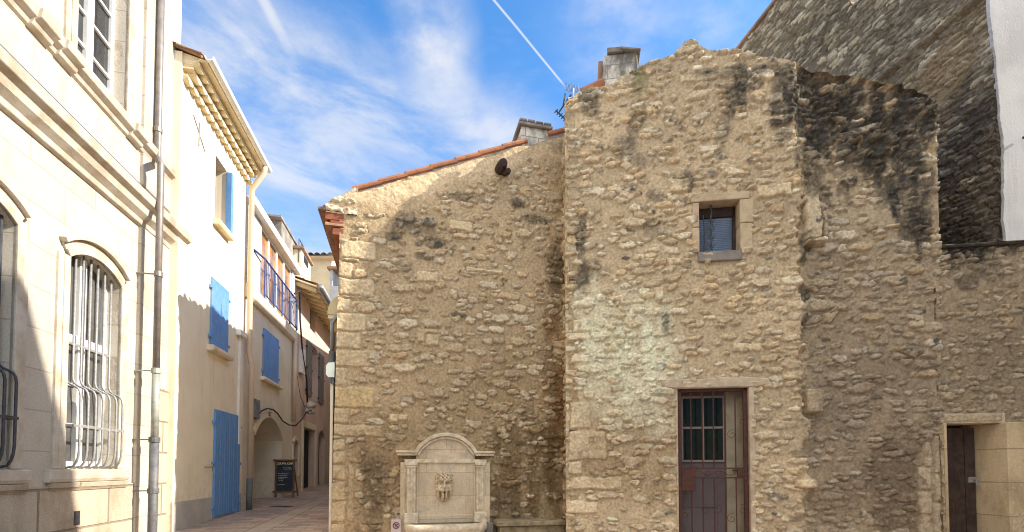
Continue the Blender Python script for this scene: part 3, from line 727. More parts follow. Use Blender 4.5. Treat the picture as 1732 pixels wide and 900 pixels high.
# open upper window: sill, dark room, shutter folded edge-on
MB().prof([(-0.02, wz0 - 0.11), (0.10, wz0 - 0.11), (0.12, wz0 - 0.07), (0.12, wz0 - 0.01), (-0.02, wz0)], wa - 0.08, wb + 0.10).build('sill', M['genoise'], cream, 0.006)
wn = MB().box(wa, wb, -0.24, -0.19, wz0, wz0 + 0.06).box(wa, wa + 0.05, -0.24, -0.19, wz0, wz1).box(wb - 0.05, wb, -0.24, -0.19, wz0, wz1).build('window', M['grey_wood'], cream)
MB().quad((wa, 0.225, wz0), (wb, 0.225, wz0), (wb, 0.225, wz1), (wa, 0.225, wz1)).build('pane', M['glass'], wn)
def shutter(name, parent, u0, u1, z0_, z1_, d=0.035, leaves=2, hinge=True, mat='blue', hmat='blue'):
    s = MB(); n = max(2, round((u1 - u0) / 0.11))
    for k in range(n):
        a = u0 + (u1 - u0) * k / n; b = u0 + (u1 - u0) * (k + 1) / n
        s.box(a + 0.003, b - 0.003, 0.004, d + (0.0 if k % 2 else 0.003), z0_, z1_)
    s.box(u0 + 0.006, u1 - 0.006, 0.002, d - 0.008, z0_ + 0.004, z1_ - 0.004)
    o = s.build(name, M[mat], parent, 0.004)
    if hinge:
        zs_ = [z0_ + (z1_ - z0_) * q for q in ((0.08, 0.5, 0.88) if z1_ - z0_ > 1.6 else (0.12, 0.85))]
        for zz in zs_:
            for (ux, sg) in ((u0, -1), (u1, 1)):
                MB().box(min(ux, ux + sg * 0.06), max(ux, ux + sg * 0.06), 0.0, d + 0.012, zz - 0.025, zz + 0.025).build('hinge', M[hmat], o, 0.003)
    return o
sh = MB().box(wb - 0.02, wb + 0.07, 0.0, 0.10, wz0 + 0.02, wz1 - 0.02)
sh.build('shutter', M['blue'], cream, 0.004)
su0, sz1 = H(356, 468); su1 = FH.u(383.5, 540); sz0 = H(355, 583)[1]
shutter('shutter', cream, su0, su1, sz0, sz1)
MB().prof([(-0.01, sz0 - 0.12), (0.09, sz0 - 0.12), (0.11, sz0 - 0.08), (0.11, sz0 - 0.02), (-0.01, sz0 - 0.01)], su0 - 0.08, su1 + 0.09).build('sill', M['cream2'], cream, 0.006)
du0, dz1 = H(361.5, 692); du1 = FH.u(402.5, 780); dz0 = H(361, 874)[1] + 0.0
dr = shutter('door', cream, du0, du1, dz0, dz1)
MB().tube([(du0 - 0.32, 0.0, 1.53), (du0 - 0.32, 0.06, 1.53), (du0 - 0.14, 0.06, 1.53), (du0 - 0.14, 0.06, 1.46)], 0.012, 6).build('door_stay', M['iron_grey'], cream)
# little cross of tie rods on the wall
cx_, cz_ = H(336, 226)
MB().tube([(cx_ - 0.20, 0.008, cz_ + 0.17), (cx_ + 0.22, 0.008, cz_ - 0.16)], 0.010, 6).tube([(cx_, 0.016, cz_ + 0.2), (cx_, 0.016, cz_ - 0.21)], 0.010, 6).build('wall_cross', M['iron_grey'], cream)
# downpipe and white cable cover at the far end
dp = 0.11; bu = hu1 - 0.02
MB().tube([(bu - 0.05, 0.38, ze + 0.36), (bu - 0.05, 0.36, ze + 0.22), (bu - 0.02, dp + 0.02, ze - 0.12), (bu, dp, ze - 0.22), (bu, dp, 3.95), (bu + 0.07, dp + 0.03, 3.7), (bu + 0.07, dp + 0.03, 1.3)], 0.055, 10).build('drainpipe', M['beige_pipe'], cream, smooth=True)
MB().tube([(bu + 0.07, dp + 0.03, 1.3), (bu + 0.07, dp + 0.03, 0.5)], 0.062, 10).build('drainpipe_boot', M['cast_iron'], cream, smooth=True)
MB().box(bu - 0.30, bu - 0.17, 0.0, 0.05, 2.0, 4.2).box(bu - 0.42, bu - 0.10, 0.0, 0.10, 4.2, 4.32).build('cable_cover', M['white_metal'], cream, 0.006)

# ================================================================== buff house with glazed balcony
buff = empty('balcony_house', FH, 'buff plaster house with balcony glazed with painted amber reflections, blue railing and arched porch', 'house')
bu0, bu1 = hu1 + 0.004, FH.u(496, 600)
aL, aR = FH.u(429, 760), FH.u(477, 760); azs = H(452, 741)[1]; arise = H(452, 706)[1] - azs
zfl = H(432, 518)[1]; zrt = H(447, 396)[1]
wall_front(bu0, bu1, 0.0, zfl, [(aL, aR, 0.0, azs, arise)], 1.3).build('wall', M['cream2'], buff)
MB().quad((aL, 1.3, 0), (aR, 1.3, 0), (aR, 1.3, azs + arise + .05), (aL, 1.3, azs + arise + .05)).build('porch_back', M['cream2'], buff)
MB().box(aL - 0.1, aR + 0.1, -1.29, -1.27, 0.2, 1.0).build('porch_plinth', M['grey_plinth'], buff)
MB().strip(arc(aL, aR, azs, arise, 18, 0.004), arc(aL, aR, azs, arise, 18, 0.17), 0.0, 0.03).build('arch_moulding', M['cream2'], buff, 0.005)
# balcony slab, loggia cheeks, roof
MB().prof([(-0.02, zfl - 0.02), (0.06, zfl), (0.10, zfl + 0.05), (0.10, zfl + 0.30), (-0.6, zfl + 0.30), (-0.6, zfl - 0.02)], bu0, bu1 + 0.03).build('balcony_slab', M['cream2'], buff, 0.008)
gu0, gu1 = FH.u(441, 450), FH.u(493, 480); glz1 = H(441, 384)[1]
MB().box(bu0, gu0 - 0.02, -4, 0.02, zfl + 0.29, glz1 + 0.12).box(gu1 + 0.02, bu1, -4, 0.02, zfl + 0.29, glz1 + 0.12).build('loggia_wall', M['white_plaster'], buff, 0.006)
MB().box(bu0 + 0.05, bu1 + 0.10, -4, 0.16, glz1 + 0.08, glz1 + 0.27).build('loggia_roof', M['white_metal'], buff, 0.01)
gl = MB(); n = 4
for k in range(n + 1):
    x = gu0 + (gu1 - gu0) * k / n; gl.box(x - 0.05, x + 0.05, -0.10, -0.02, zfl + 0.3, glz1 + 0.1)
gl.box(gu0, gu1, -0.10, -0.025, glz1 + 0.02, glz1 + 0.10)
glo = gl.build('glazing', M['white_metal'], buff, 0.004)
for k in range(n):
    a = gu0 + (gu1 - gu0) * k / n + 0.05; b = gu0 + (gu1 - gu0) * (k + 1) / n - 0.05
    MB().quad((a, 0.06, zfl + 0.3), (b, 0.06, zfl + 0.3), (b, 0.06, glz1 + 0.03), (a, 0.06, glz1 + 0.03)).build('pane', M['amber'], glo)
rl = MB(); rz = H(441, 440)[1]; rd = 0.12
rl.tube([(bu0 + 0.1, -0.02, rz), (gu0 - 0.08, rd, rz), (bu1 - 0.08, rd, rz), (bu1 - 0.04, 0.0, rz)], 0.022, 8).tube([(gu0 - 0.08, rd, zfl + 0.36), (bu1 - 0.08, rd, zfl + 0.36)], 0.016, 6)
rlo = rl.build('railing', M['blue_rail'], buff)
for k in range(26):
    x = gu0 - 0.08 + (bu1 - gu0) * k / 25
    r_ = 0.018 if k % 6 == 0 else 0.009
    MB().tube([(x, rd, rz), (x, rd, zfl + (0.28 if k % 6 == 0 else 0.36))], r_, 6).build('baluster', M['blue_rail'], rlo)
b0, bz1 = H(444.5, 554); b1 = FH.u(469.5, 600); bz0 = H(443.5, 637)[1]
shutter('shutter', buff, b0, b1, bz0, bz1)
MB().prof([(-0.01, bz0 - 0.10), (0.09, bz0 - 0.10), (0.11, bz0 - 0.07), (0.11, bz0 - 0.02), (-0.01, bz0 - 0.01)], b0 - 0.12, b1 + 0.16).build('sill', M['cream'], buff, 0.006)
MB().tube([(bu1 - 0.12, 0.08, zfl + 0.02), (bu1 - 0.12, 0.08, H(490, 712)[1])], 0.055, 10).build('drainpipe', M['beige_pipe'], buff, smooth=True)
mu, mz = H(424.5, 674)
MB().box(mu, mu + 0.32, 0.0, 0.09, mz - 0.42, mz).box(mu + 0.05, mu + 0.27, 0.09, 0.10, mz - 0.2, mz - 0.03).build('meter_box', M['box_grey'], buff, 0.006)
nu_, nz_ = H(453.5, 701)
np_ = MB().box(nu_ - 0.06, nu_ + 0.06, 0.03, 0.042, nz_ - 0.04, nz_ + 0.05).build('number_plate', M['iron_dark'], buff)
MB().tube([(nu_, 0.046, nz_ + 0.022), (nu_, 0.046, nz_ - 0.012)], 0.008, 6).build('numeral', M['chalk'], np_)
lu, lz = FH.uz(429, 738, -0.9)
lb = MB().box(lu, lu + 0.85, -1.28, -1.05, lz - 0.27, lz).build('letterbox', M['box_cream'], buff, 0.006)
MB().box(lu + 0.15, lu + 0.65, -1.05, -1.046, lz - 0.16, lz - 0.10).build('slot', M['grey_plinth'], lb)
tag(MB().box(aL + 0.02, aL + 0.16, -0.85, -0.45, 0.62, 1.55).build('menu_board', M['board']), 'tall black menu board leaning in shade at left of the arched porch', 'menu board')
o_ = bpy.data.objects['menu_board']; o_.location = FH.o; o_.rotation_euler = (0, 0, FH.rot)
mbx = MB()
for k in range(7): mbx.box(aL + 0.03, aL + 0.15, -0.449, -0.444, 1.40 - 0.1 * k, 1.415 - 0.1 * k)
mbx.build('chalk_writing', M['chalk'], o_)
xx = FH.u(452, 770, -1.0)
MB().box(xx + 0.3, xx + 0.42, -1.27, -1.19, 1.1, 2.15).tube([(xx + 0.36, -1.2, 2.15), (xx + 0.2, -1.1, 2.35), (xx - 0.05, -1.0, 2.5)], 0.02, 6).build('cable_duct', M['white_metal'], buff)

# ================================================================== pink house further up the lane
pink = empty('pink_house', FH, 'pinkish plaster house with grey shutters and zinc gutter further up the lane', 'house')
pu0, pu1 = bu1 + 0.004, bu1 + 9.0
pze = H(512, 478)[1] - 0.25
w2a, w2z1 = H(525, 505); w2b = FH.u(534, 540); w2z0 = H(525, 556)[1]
w3a, w3z1 = H(526, 588); w3b = FH.u(538, 620); w3z0 = H(526, 672)[1]
nia, niz1 = H(496, 751); nib = FH.u(504, 770); niz0 = H(497, 800)[1]
d1a, d1z1 = H(513, 722); d1b = FH.u(532, 770)
d2a, d2z1 = H(539, 738); d2b = FH.u(549, 780)
wall_front(pu0, pu1, 0.2, pze, [(w2a, w2b, w2z0, w2z1, 0), (w3a, w3b, w3z0, w3z1, 0.15), (nia, nib, niz0, niz1, 0.12), (d1a, d1b, 0.3, d1z1, 0), (d2a, d2b, 0.3, d2z1, 0.25)], 0.25).build('wall', M['pink'], pink)
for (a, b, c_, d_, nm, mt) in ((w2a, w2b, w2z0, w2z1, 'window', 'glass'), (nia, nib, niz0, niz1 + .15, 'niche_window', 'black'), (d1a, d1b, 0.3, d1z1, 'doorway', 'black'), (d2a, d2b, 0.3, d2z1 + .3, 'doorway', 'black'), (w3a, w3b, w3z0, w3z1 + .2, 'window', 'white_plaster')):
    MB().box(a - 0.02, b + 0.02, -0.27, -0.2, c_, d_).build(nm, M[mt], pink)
fr_ = MB()
for x in (w2a + 0.02, (w2a + w2b) / 2, w2b - 0.04): fr_.box(x - 0.03, x + 0.03, -0.2, -0.16, w2z0, w2z1)
fr_.build('window_frame', M['old_wood'], pink)
sr = MB(); sr.box(d1a - 0.2, d1a, -0.01, 0.03, 0.4, d1z1 + 0.2); sr.box(d1b, d1b + 0.22, -0.01, 0.03, 0.4, d1z1 + 0.2); sr.box(d1a, d1b, -0.01, 0.03, d1z1, d1z1 + 0.2)
sr.box(nia - 0.12, nia, -0.01, 0.03, niz0 - 0.1, niz1); sr.box(nib, nib + 0.12, -0.01, 0.03, niz0 - 0.1, niz1)
sr.strip(arc(nia, nib, niz1, 0.12, 12), arc(nia, nib, niz1, 0.12, 12, 0.12), -0.01, 0.03)
sr.build('door_surround', M['cream2'], pink, 0.006)
MB().box(d1a + 0.03, d1a + 0.5, -0.19, -0.14, 0.5, d1z1 - 0.03).build('door', M['grey_wood'], pink, 0.005)
for (a, b) in ((w3a - 0.65, w3a - 0.02), (w3b + 0.02, w3b + 0.75)):
    shutter('shutter', pink, a, b, w3z0 - 0.02, w3z1 + 0.1, 0.05, mat='grey_wood', hmat='iron_dark')
# eave: rafters, boards, tiles, gutter
ev = MB().prof([(-0.1, pze + 0.02), (0.62, pze - 0.20), (0.62, pze - 0.16), (-0.1, pze + 0.06)], pu0 + 0.0, pu1)
ev.build('eave_boards', M['genoise'], pink)
for k in range(13):
    x = pu0 + 0.12 + 0.45 * k
    MB().prof([(-0.1, pze - 0.10), (0.58, pze - 0.31), (0.58, pze - 0.205), (-0.1, pze + 0.01)], x, x + 0.11).build('rafter', M['genoise'], pink)
ro = corrugated('roof', M['tile_old'], pink, 0, 5.5, lambda x: 0.30 * x, 0.0, pu1 - pu0)
ro.rotation_euler = (0, 0, math.pi / 2); ro.location = (pu1, -0.64, pze - 0.13)
MB().tube([(pu0 - 0.02, 0.72, pze - 0.20), (pu1, 0.72, pze - 0.20)], 0.085, 12).build('gutter', M['zinc_gutter'], pink, smooth=True)
jb, jz = H(504.5, 610)
MB().box(jb, jb + 0.45, 0.0, 0.1, jz - 0.35, jz + 0.42).build('junction_box', M['white_metal'], pink, 0.006)
# cables strung along the fronts
cb = MB()
def P(px, py, d): u_, z_ = FH.uz(px, py, d); return (u_, d, z_)
cb.tube([P(498, 497, 0.28), P(507, 492, 0.28), P(507.5, 540, 0.14), P(512, 600, 0.1), P(519, 645, 0.1), P(520, 690, 0.1)], 0.024, 6)
cb.tube([P(520, 694, 0.1), P(512, 708, 0.1), P(500, 720, 0.1), P(489, 719, 0.1), P(478, 712, 0.1), P(470, 700, 0.06), P(462, 693, 0.06), P(452, 691, 0.06), P(443, 695, 0.06), P(434, 704, 0.06), P(430, 708, 0.05), P(426, 702, 0.05)], 0.018, 6)
cb.tube([P(507, 492, 0.28), P(530, 496, 0.35), P(552, 500, 0.4)], 0.008, 5)
cb.tube([P(498, 510, 0.2), P(497, 560, 0.05), P(500, 620, 0.05), P(508, 670, 0.05), P(517, 692, 0.08)], 0.008, 5)
co_ = cb.build('power_cable', M['cable'], smooth=True)
co_.location = FH.o; co_.rotation_euler = (0, 0, FH.rot)
tag(co_, 'thick black power cable sagging across the lane fronts and over the porch arch', 'cable')
pk = MB(); c0 = Vector((P(522, 691, 0.16)[0], -0.16, P(522, 691, 0.16)[2]))
for k in range(7):
    a_ = k * 0.9; cc_ = c0 + Vector((0.17 * math.cos(a_), -0.05 * (k % 2), 0.12 * math.sin(a_)))
    pk.tube([(cc_.x - 0.13, -cc_.y - 0.02, cc_.z - 0.05), (cc_.x, -cc_.y + 0.06, cc_.z + 0.02), (cc_.x + 0.12, -cc_.y, cc_.z + 0.07)], 0.10, 7, taper=[0.4, 1, 0.3])
pko = pk.build('cable_wrap', M['plastic'], smooth=True); pko.location = FH.o; pko.rotation_euler = (0, 0, FH.rot)
tag(pko, 'crumpled pale plastic wrap bundled round a cable joint on the pink wall', 'cable wrap')

# blackboard in the lane
bs_u, bs_z = FH.uz(463, 842, 0.65); bs_u2 = FH.uz(497, 842, 0.65)[0]
bw = (FH.w(bs_u, 0.65, 0) - FH.w(bs_u2, 0.65, 0)).length
q1 = Vector((0, 0, EYE)); 
def gpt(px, py):
    D = ray(px, py); z = 0.66
    for _ in range(6):
        k = (z - EYE) / D.z; p = q1 + D * k; z = gz(p.x, p.y)
    return p
pA, pB = gpt(465, 841), gpt(495, 838)
FB = Fr(pA.x, pA.y, 0.99, 0.12)
BW = (pB - pA).length; SCB = BW / 30.0                        # metres per photo pixel at the board
bb = empty('chalkboard_sign', FB, 'wooden framed chalkboard easel of a cafe standing in the lane before the arched porch', 'chalkboard', (0, 0, pA.z))
hgt = 60 * SCB; lean = 0.0
fb = MB()
fb.box(0, 0.045, 0.0, 0.035, 0, hgt); fb.box(BW - 0.045, BW, 0.0, 0.035, 0, hgt)
fb.box(-0.05, BW + 0.05, 0.002, 0.045, hgt - 0.04, hgt + 0.01); fb.box(-0.05, BW + 0.05, 0.002, 0.05, 0.12, 0.165)
fb.build('frame', M['board_wood'], bb, 0.004)
MB().box(0.02, 0.06, -0.42, -0.38, 0, 0.3).tube([(0.04, 0.0, hgt - 0.05), (0.04, -0.4, 0.0)], 0.02, 6).tube([(BW - 0.04, 0.0, hgt - 0.05), (BW - 0.04, -0.4, 0.0)], 0.02, 6).build('rear_leg', M['board_wood'], bb)
bd = MB().box(0.045, BW - 0.045, 0.006, 0.02, 0.165, hgt - 0.04).build('board', M['board'], bb)
def text(body, size, loc, parent, mat, name='lettering', rot=(math.pi / 2, 0, 0), bold=0.0):
    cu = bpy.data.curves.new(name, 'FONT'); cu.body = body; cu.size = size; cu.align_x = 'CENTER'; cu.extrude = 0.002; cu.offset = bold
    t = bpy.data.objects.new('tmp', cu); C.objects.link(t)
    me = bpy.data.meshes.new_from_object(t.evaluated_get(bpy.context.evaluated_depsgraph_get())); me.name = name
    bpy.data.objects.remove(t)
    o = bpy.data.objects.new(name, me); C.objects.link(o); me.materials.clear(); me.materials.append(mat); o.parent = parent; o.location = loc; o.rotation_euler = rot
    return o
text('COUBA CAFE', BW * 0.155, (BW / 2, -0.0235, hgt - 0.04 - BW * 0.17), bd, M['letters'], 'title', bold=0.004)
ch = MB()
for (yy, xa, xb) in ((0.78, .40, .80), (0.745, .45, .85), (0.62, .15, .70), (0.575, .18, .62), (0.525, .16, .66), (0.485, .18, .45), (0.44, .2, .42), (0.33, .15, .5)):
    x = xa
    while x < xb:
        l = random.uniform(.03, .08); ch.box(BW * x, BW * min(xb, x + l), 0.0205, 0.0225, hgt * yy + random.uniform(-.004, .004), hgt * yy + random.uniform(.008, .016)); x += l + random.uniform(.012, .03)
ch.build('chalk_writing', M['chalk'], bd)

gp_ = gpt(476, 857)
FG = Fr(gp_.x, gp_.y, 0.98, -0.18)
gr_ = empty('drain_grate', FG, 'dark iron drain grate set in the lane paving in front of the chalkboard', 'drain grate', (0, 0, gp_.z + 0.012))
MB().box(-0.22, 0.22, -0.14, 0.14, -0.05, -0.004).build('frame', M['cast_iron'], gr_)
for k in range(7): MB().box(-0.19 + 0.06 * k, -0.16 + 0.06 * k, -0.12, 0.12, -0.01, 0.002).build('slat', M['iron_dark'], gr_)

# ================================================================== roofs beyond
FBk = Fr(-7.0, 26.0, 1, 0.0)
blk_u, blk_z = FH.uz(462, 382, -1.0)
tb = empty('roof_terrace', FH, 'stained cement stair tower with railing behind the glazed balcony', 'stair tower')
MB().box(FH.u(476, 420, -1.2), FH.u(504, 430, -1.2), -3.2, -1.2, zfl + 1.2, FH.z(484, 386, -1.2)).build('wall', M['concrete_old'], tb, 0.01)
MB().box(FH.u(475, 420, -1.15), FH.u(506, 430, -1.15), -3.3, -1.15, FH.z(484, 386, -1.2), FH.z(484, 386, -1.2) + 0.08).build('coping', M['concrete_old'], tb, 0.01)
rr = MB()
ra, rb_ = FH.uz(506, 404, -1.0); rc = FH.u(524, 430, -1.0)
for k in range(6): rr.tube([(ra + (rc - ra) * k / 5, -1.0, rb_), (ra + (rc - ra) * k / 5, -1.0, rb_ - 0.9)], 0.02, 5)
for q in (0, 0.3, 0.6): rr.tube([(ra, -1.0, rb_ - q), (rc, -1.0, rb_ - q)], 0.02, 5)
rr.build('railing', M['iron_dark'], tb)
ch_u, ch_z = FH.uz(516, 432, -0.9)
kc = empty('rooftop_chimney', FH, 'small cream rooftop chimney with dark vents above the zinc gutter', 'chimney')
MB().box(ch_u - 0.5, ch_u + 0.9, -2.2, -0.9, pze - 0.1, ch_z).build('shaft', M['cream2'], kc, 0.01)
MB().box(ch_u - 0.6, ch_u + 1.0, -2.3, -0.8, ch_z, ch_z + 0.1).build('cap', M['tile_old'], kc, 0.01)
MB().box(ch_u - 0.2, ch_u + 0.5, -0.9, -0.895, ch_z - 0.35, ch_z - 0.06).build('vent', M['black'], kc)
yh = empty('yellow_house', FBk, 'far yellow plaster house with grey tiled roof closing the lane', 'house')
yu0, yz = FBk.uz(528, 436); yu1 = FBk.u(561, 436)
MB().box(yu0 - 2.5, yu1, -6, 0, 0, yz).build('wall', M['yellow'], yh)
MB().box(yu1, yu1 + 3, -6, -0.5, 0, yz - 0.6).build('side_wall', M['white_plaster'], yh)
MB().prof([(-0.02, yz - 0.18), (0.18, yz - 0.10), (0.25, yz), (-0.02, yz)], yu0 - 2.5, yu1 + 0.2).build('cornice', M['yellow'], yh)
ro = corrugated('roof', M['zinc'], yh, 0, 5, lambda x: 0.22 * x, 0, yu1 - yu0 + 2.9, pitch=0.36, amp=0.12)
ro.rotation_euler = (0, 0, math.pi / 2); ro.location = (yu1 + 0.2, -0.3, yz + 0.01)
FCk = Fr(-6.0, 21.0, 1, 0.0)
gc = empty('grey_chimney', FCk, 'grey rendered chimney stack seen just left of the stone corner', 'chimney')
g0, g1z = FCk.uz(558, 456); g1 = FCk.u(590, 456)
MB().box(g0, g1, -0.8, 0, 0, g1z - 0.75).box(g0, g0 + .12, -0.8, 0, g1z - .75, g1z).box(g1 - .12, g1, -0.8, 0, g1z - .75, g1z).build('shaft', M['white_plaster'], gc, 0.01)
MB().box(g0 - .1, g1 + .1, -0.9, 0.1, g1z, g1z + 0.12).build('cap', M['tile_old'], gc, 0.01)
# building that closes the lane where it bends
FE = Fr(-9.0, 24.0, 1, -0.1)
eh = empty('end_house', FE, 'shaded plaster house where the lane bends out of sight', 'house')
MB().box(0, 9, -3, 0, 0, 6.0).build('wall', M['pink'], eh)

# ================================================================== STONE HOUSE, lower wing with the fountain
pA_ = (-2.664, 7.2); pB_ = (0.86, 8.02)
F1 = Fr(pA_[0], pA_[1], pB_[0] - pA_[0], pB_[1] - pA_[1])
L1 = math.hypot(pB_[0] - pA_[0], pB_[1] - pA_[1])
low_h = empty('stone_house', F1, 'lower rubble stone house with sloping tile verge, wall fountain against its front', 'house')
def prof_top(fr, pts, d=0.0): return [fr.uz(x, y, d) for x, y in pts]
t1 = prof_top(F1, [(570, 345), (577, 334), (597, 325), (640, 316), (700, 300), (760, 283), (820, 265), (880, 248), (930, 237), (965, 228), (985, 222)])
q = lambda fr, a, b, c_, d_, tn, pr: (fr.u(a, (c_ + d_) / 2), fr.u(b, (c_ + d_) / 2), fr.z((a + b) / 2, d_), fr.z((a + b) / 2, c_), tn, pr)
bl1 = []
for (a, b, c_, d_, tn) in ((577, 636, 408, 440, 1.02), (574, 598, 443, 470, .98), (574, 634, 472, 502, .98), (572, 596, 503, 528, 1.0), (570, 622, 530, 560, 1.06), (569, 612, 562, 590, 1.0),
                           (568, 625, 592, 620, .98), (567, 590, 622, 652, .95), (567, 634, 655, 690, (.52, .39, .22)), (566, 596, 690, 716, .95), (566, 650, 718, 738, 1.02),
                           (565, 590, 742, 762, 1.02), (565, 590, 764, 784, 1.0), (565, 592, 786, 812, .95), (565, 590, 814, 846, 1.08), (564, 592, 848, 882, 1.02), (564, 592, 884, 912, 1.0), (594, 604, 786, 880, .85),
                           (706, 742, 556, 580, .95), (705, 742, 460, 478, 1.1), (760, 800, 375, 392, 1.15), (720, 745, 565, 586, 1.0), (790, 850, 455, 462, 1.1), (660, 676, 700, 714, 1.35), (676, 690, 702, 711, 1.3)):
    bl1.append(q(F1, a, b, c_, d_, tn, 0.022 if a < 640 else 0.03))
st = lambda fr, x, y, rx, ry, s, c_=DARKSTAIN: (*fr.uz(x, y), rx / 104, ry / 104, s, c_)
sta1 = [st(F1, 700, 385, 45, 22, .5), st(F1, 665, 400, 18, 8, .8), st(F1, 735, 410, 22, 10, .6), st(F1, 720, 436, 26, 8, .6), st(F1, 790, 335, 60, 8, .5), st(F1, 880, 345, 20, 10, .7),
        st(F1, 905, 370, 25, 10, .6), st(F1, 940, 460, 22, 60, .75, (.075, .06, .04)), st(F1, 940, 680, 36, 170, .75, (.17, .10, .045)), st(F1, 890, 800, 80, 110, .8, (.13, .085, .045)), st(F1, 640, 820, 34, 90, .75, (.12, .09, .055)),
        st(F1, 860, 640, 90, 60, .35, (.20, .135, .07)), st(F1, 720, 250 + 30, 110, 12, .45, (.2, .17, .125)), st(F1, 655, 750, 60, 40, .35, (.22, .15, .08)), st(F1, 860, 860, 30, 40, .6, (.11, .085, .055)),
        st(F1, 930, 240, 40, 20, .55, (.12, .1, .075))]
def dk1(Uu, Zz): return 0.04 + 1.5 * np.exp(-(((Uu - F1.u(710, 390)) / 0.75) ** 2 + ((Zz - F1.z(710, 395)) / 0.40) ** 2)) + 0.5 * np.exp(-(((Uu - F1.u(880, 350)) / 0.6) ** 2 + ((Zz - F1.z(880, 350)) / 0.3) ** 2))
def cov1(Uu, Zz, T): return 0.6 * sstep(0.62, 0.22, T - Zz + (fbm(Uu * 2.2, Zz * 2.2, 88.0, 4) - 0.5) * 0.7)
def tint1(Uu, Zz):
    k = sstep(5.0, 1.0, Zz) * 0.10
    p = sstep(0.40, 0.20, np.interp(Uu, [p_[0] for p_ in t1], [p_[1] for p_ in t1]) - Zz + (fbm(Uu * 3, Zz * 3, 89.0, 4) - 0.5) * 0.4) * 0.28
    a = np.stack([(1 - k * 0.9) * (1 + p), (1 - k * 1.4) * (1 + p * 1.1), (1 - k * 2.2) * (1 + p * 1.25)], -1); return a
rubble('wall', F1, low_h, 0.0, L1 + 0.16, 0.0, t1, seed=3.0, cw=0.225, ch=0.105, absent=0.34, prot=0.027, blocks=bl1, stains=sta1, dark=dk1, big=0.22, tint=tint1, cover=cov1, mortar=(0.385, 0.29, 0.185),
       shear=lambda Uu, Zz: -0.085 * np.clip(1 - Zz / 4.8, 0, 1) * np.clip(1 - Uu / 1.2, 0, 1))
# body behind the front
def side_dir(): return (-0.12, 1.0)
body = MB(); yb = 5.0
prof1 = [(0.02, -0.2)] + [(u_, z_ - 0.10) for u_, z_ in t1 if 0.02 < u_ < L1] + [(L1, t1[-1][1] - 0.1), (L1, -0.2)]
body.face(prof1, -0.5, -yb)
body.build('masonry_core', M['dark_core'], low_h)
# rendered strip lining the lane side of the corner
sx0 = F1.u(557.5, 780, -0.05)
MB().box(sx0, -0.07, -2.5, -0.03, 0.0, F1.z(560, 642)).build('side_render', M['cream'], low_h, 0.006)
MB().box(0.0, 0.06, -5.0, -0.08, 0.0, F1.z(577, 360)).build('side_wall', M['frame_stone'], low_h)
# brick eave over the lane: rows stepping out to the left
FS1 = Fr(*(F1.w(-0.04, -4.6, 0).xy), *(F1.w(-0.04, 0, 0).xy - F1.w(-0.04, -4.6, 0).xy))   # faces the lane, u runs back to front
z_e = F1.z(577, 430); z_t = F1.z(560, 348)
ebr = MB(); etl = MB(); LE = 4.60
rowsz = np.linspace(F1.z(577, 436), F1.z(577, 352), 5)
for r in range(4):
    dd = 0.055 * (r + 1) + 0.01
    zz = F1.z(577, 398) + 0.115 * r
    k = 0; x = 0.0
    while x < LE - 0.05:
        l = 0.22; mat_row = etl if r in (1, 3) else ebr
        if r in (1, 3):
            pts = [(x + l / 2 + 0.105 * math.cos(math.pi * j / 8), zz + 0.02 + 0.085 * math.sin(math.pi * j / 8)) for j in range(9)]
            etl.face(pts, -0.1, dd + 0.05)
            ebr.box(x, min(LE, x + l - 0.008), -0.1, dd - 0.02, zz + 0.005, zz + 0.108)
        else:
            ebr.box(x + (0.11 if r else 0), min(LE, x + l - 0.01 + (0.11 if r else 0)), -0.1, dd, zz, zz + 0.108)
        x += l
eo = empty('eave_helper', FS1, '', '') ; bpy.data.objects.remove(eo)
def place(o, fr, parent):
    """put a part drawn in another facade's frame under its thing"""
    o.parent = parent
    loc = parent_inv(parent) @ (Matrix.Translation(fr.o) @ Matrix.Rotation(fr.rot, 4, 'Z'))
    o.matrix_local = loc
def parent_inv(p): return (Matrix.Translation(p.location) @ p.rotation_euler.to_matrix().to_4x4()).inverted()
place(ebr.build('eave_bricks', M['brick_red'], None, 0.006), FS1, low_h)
place(etl.build('eave_tiles', M['tile_old'], None), FS1, low_h)
# stone shoulder at the head of the corner
shp = [F1.uz(x, y, 0.0) for x, y in ((545, 346), (577, 331), (600, 318), (612, 330), (612, 372), (578, 372), (577, 362), (560, 360))]
MB().face([(u_ + 0.01, z_ - 0.01) for u_, z_ in shp], -0.35, -0.02).build('eave_corner_stone', M['frame_stone'], low_h, 0.012)
tsh = [F1.uz(x, y) for x, y in ((545, 345), (577, 331), (600, 318), (620, 318))]
rubble('eave_shoulder', F1, low_h, F1.u(546), F1.u(600), F1.z(570, 361), tsh, seed=5.5, cw=0.3, ch=0.14, absent=0.5, prot=0.02, mortar=(0.50, 0.41, 0.29), thick=0.3)
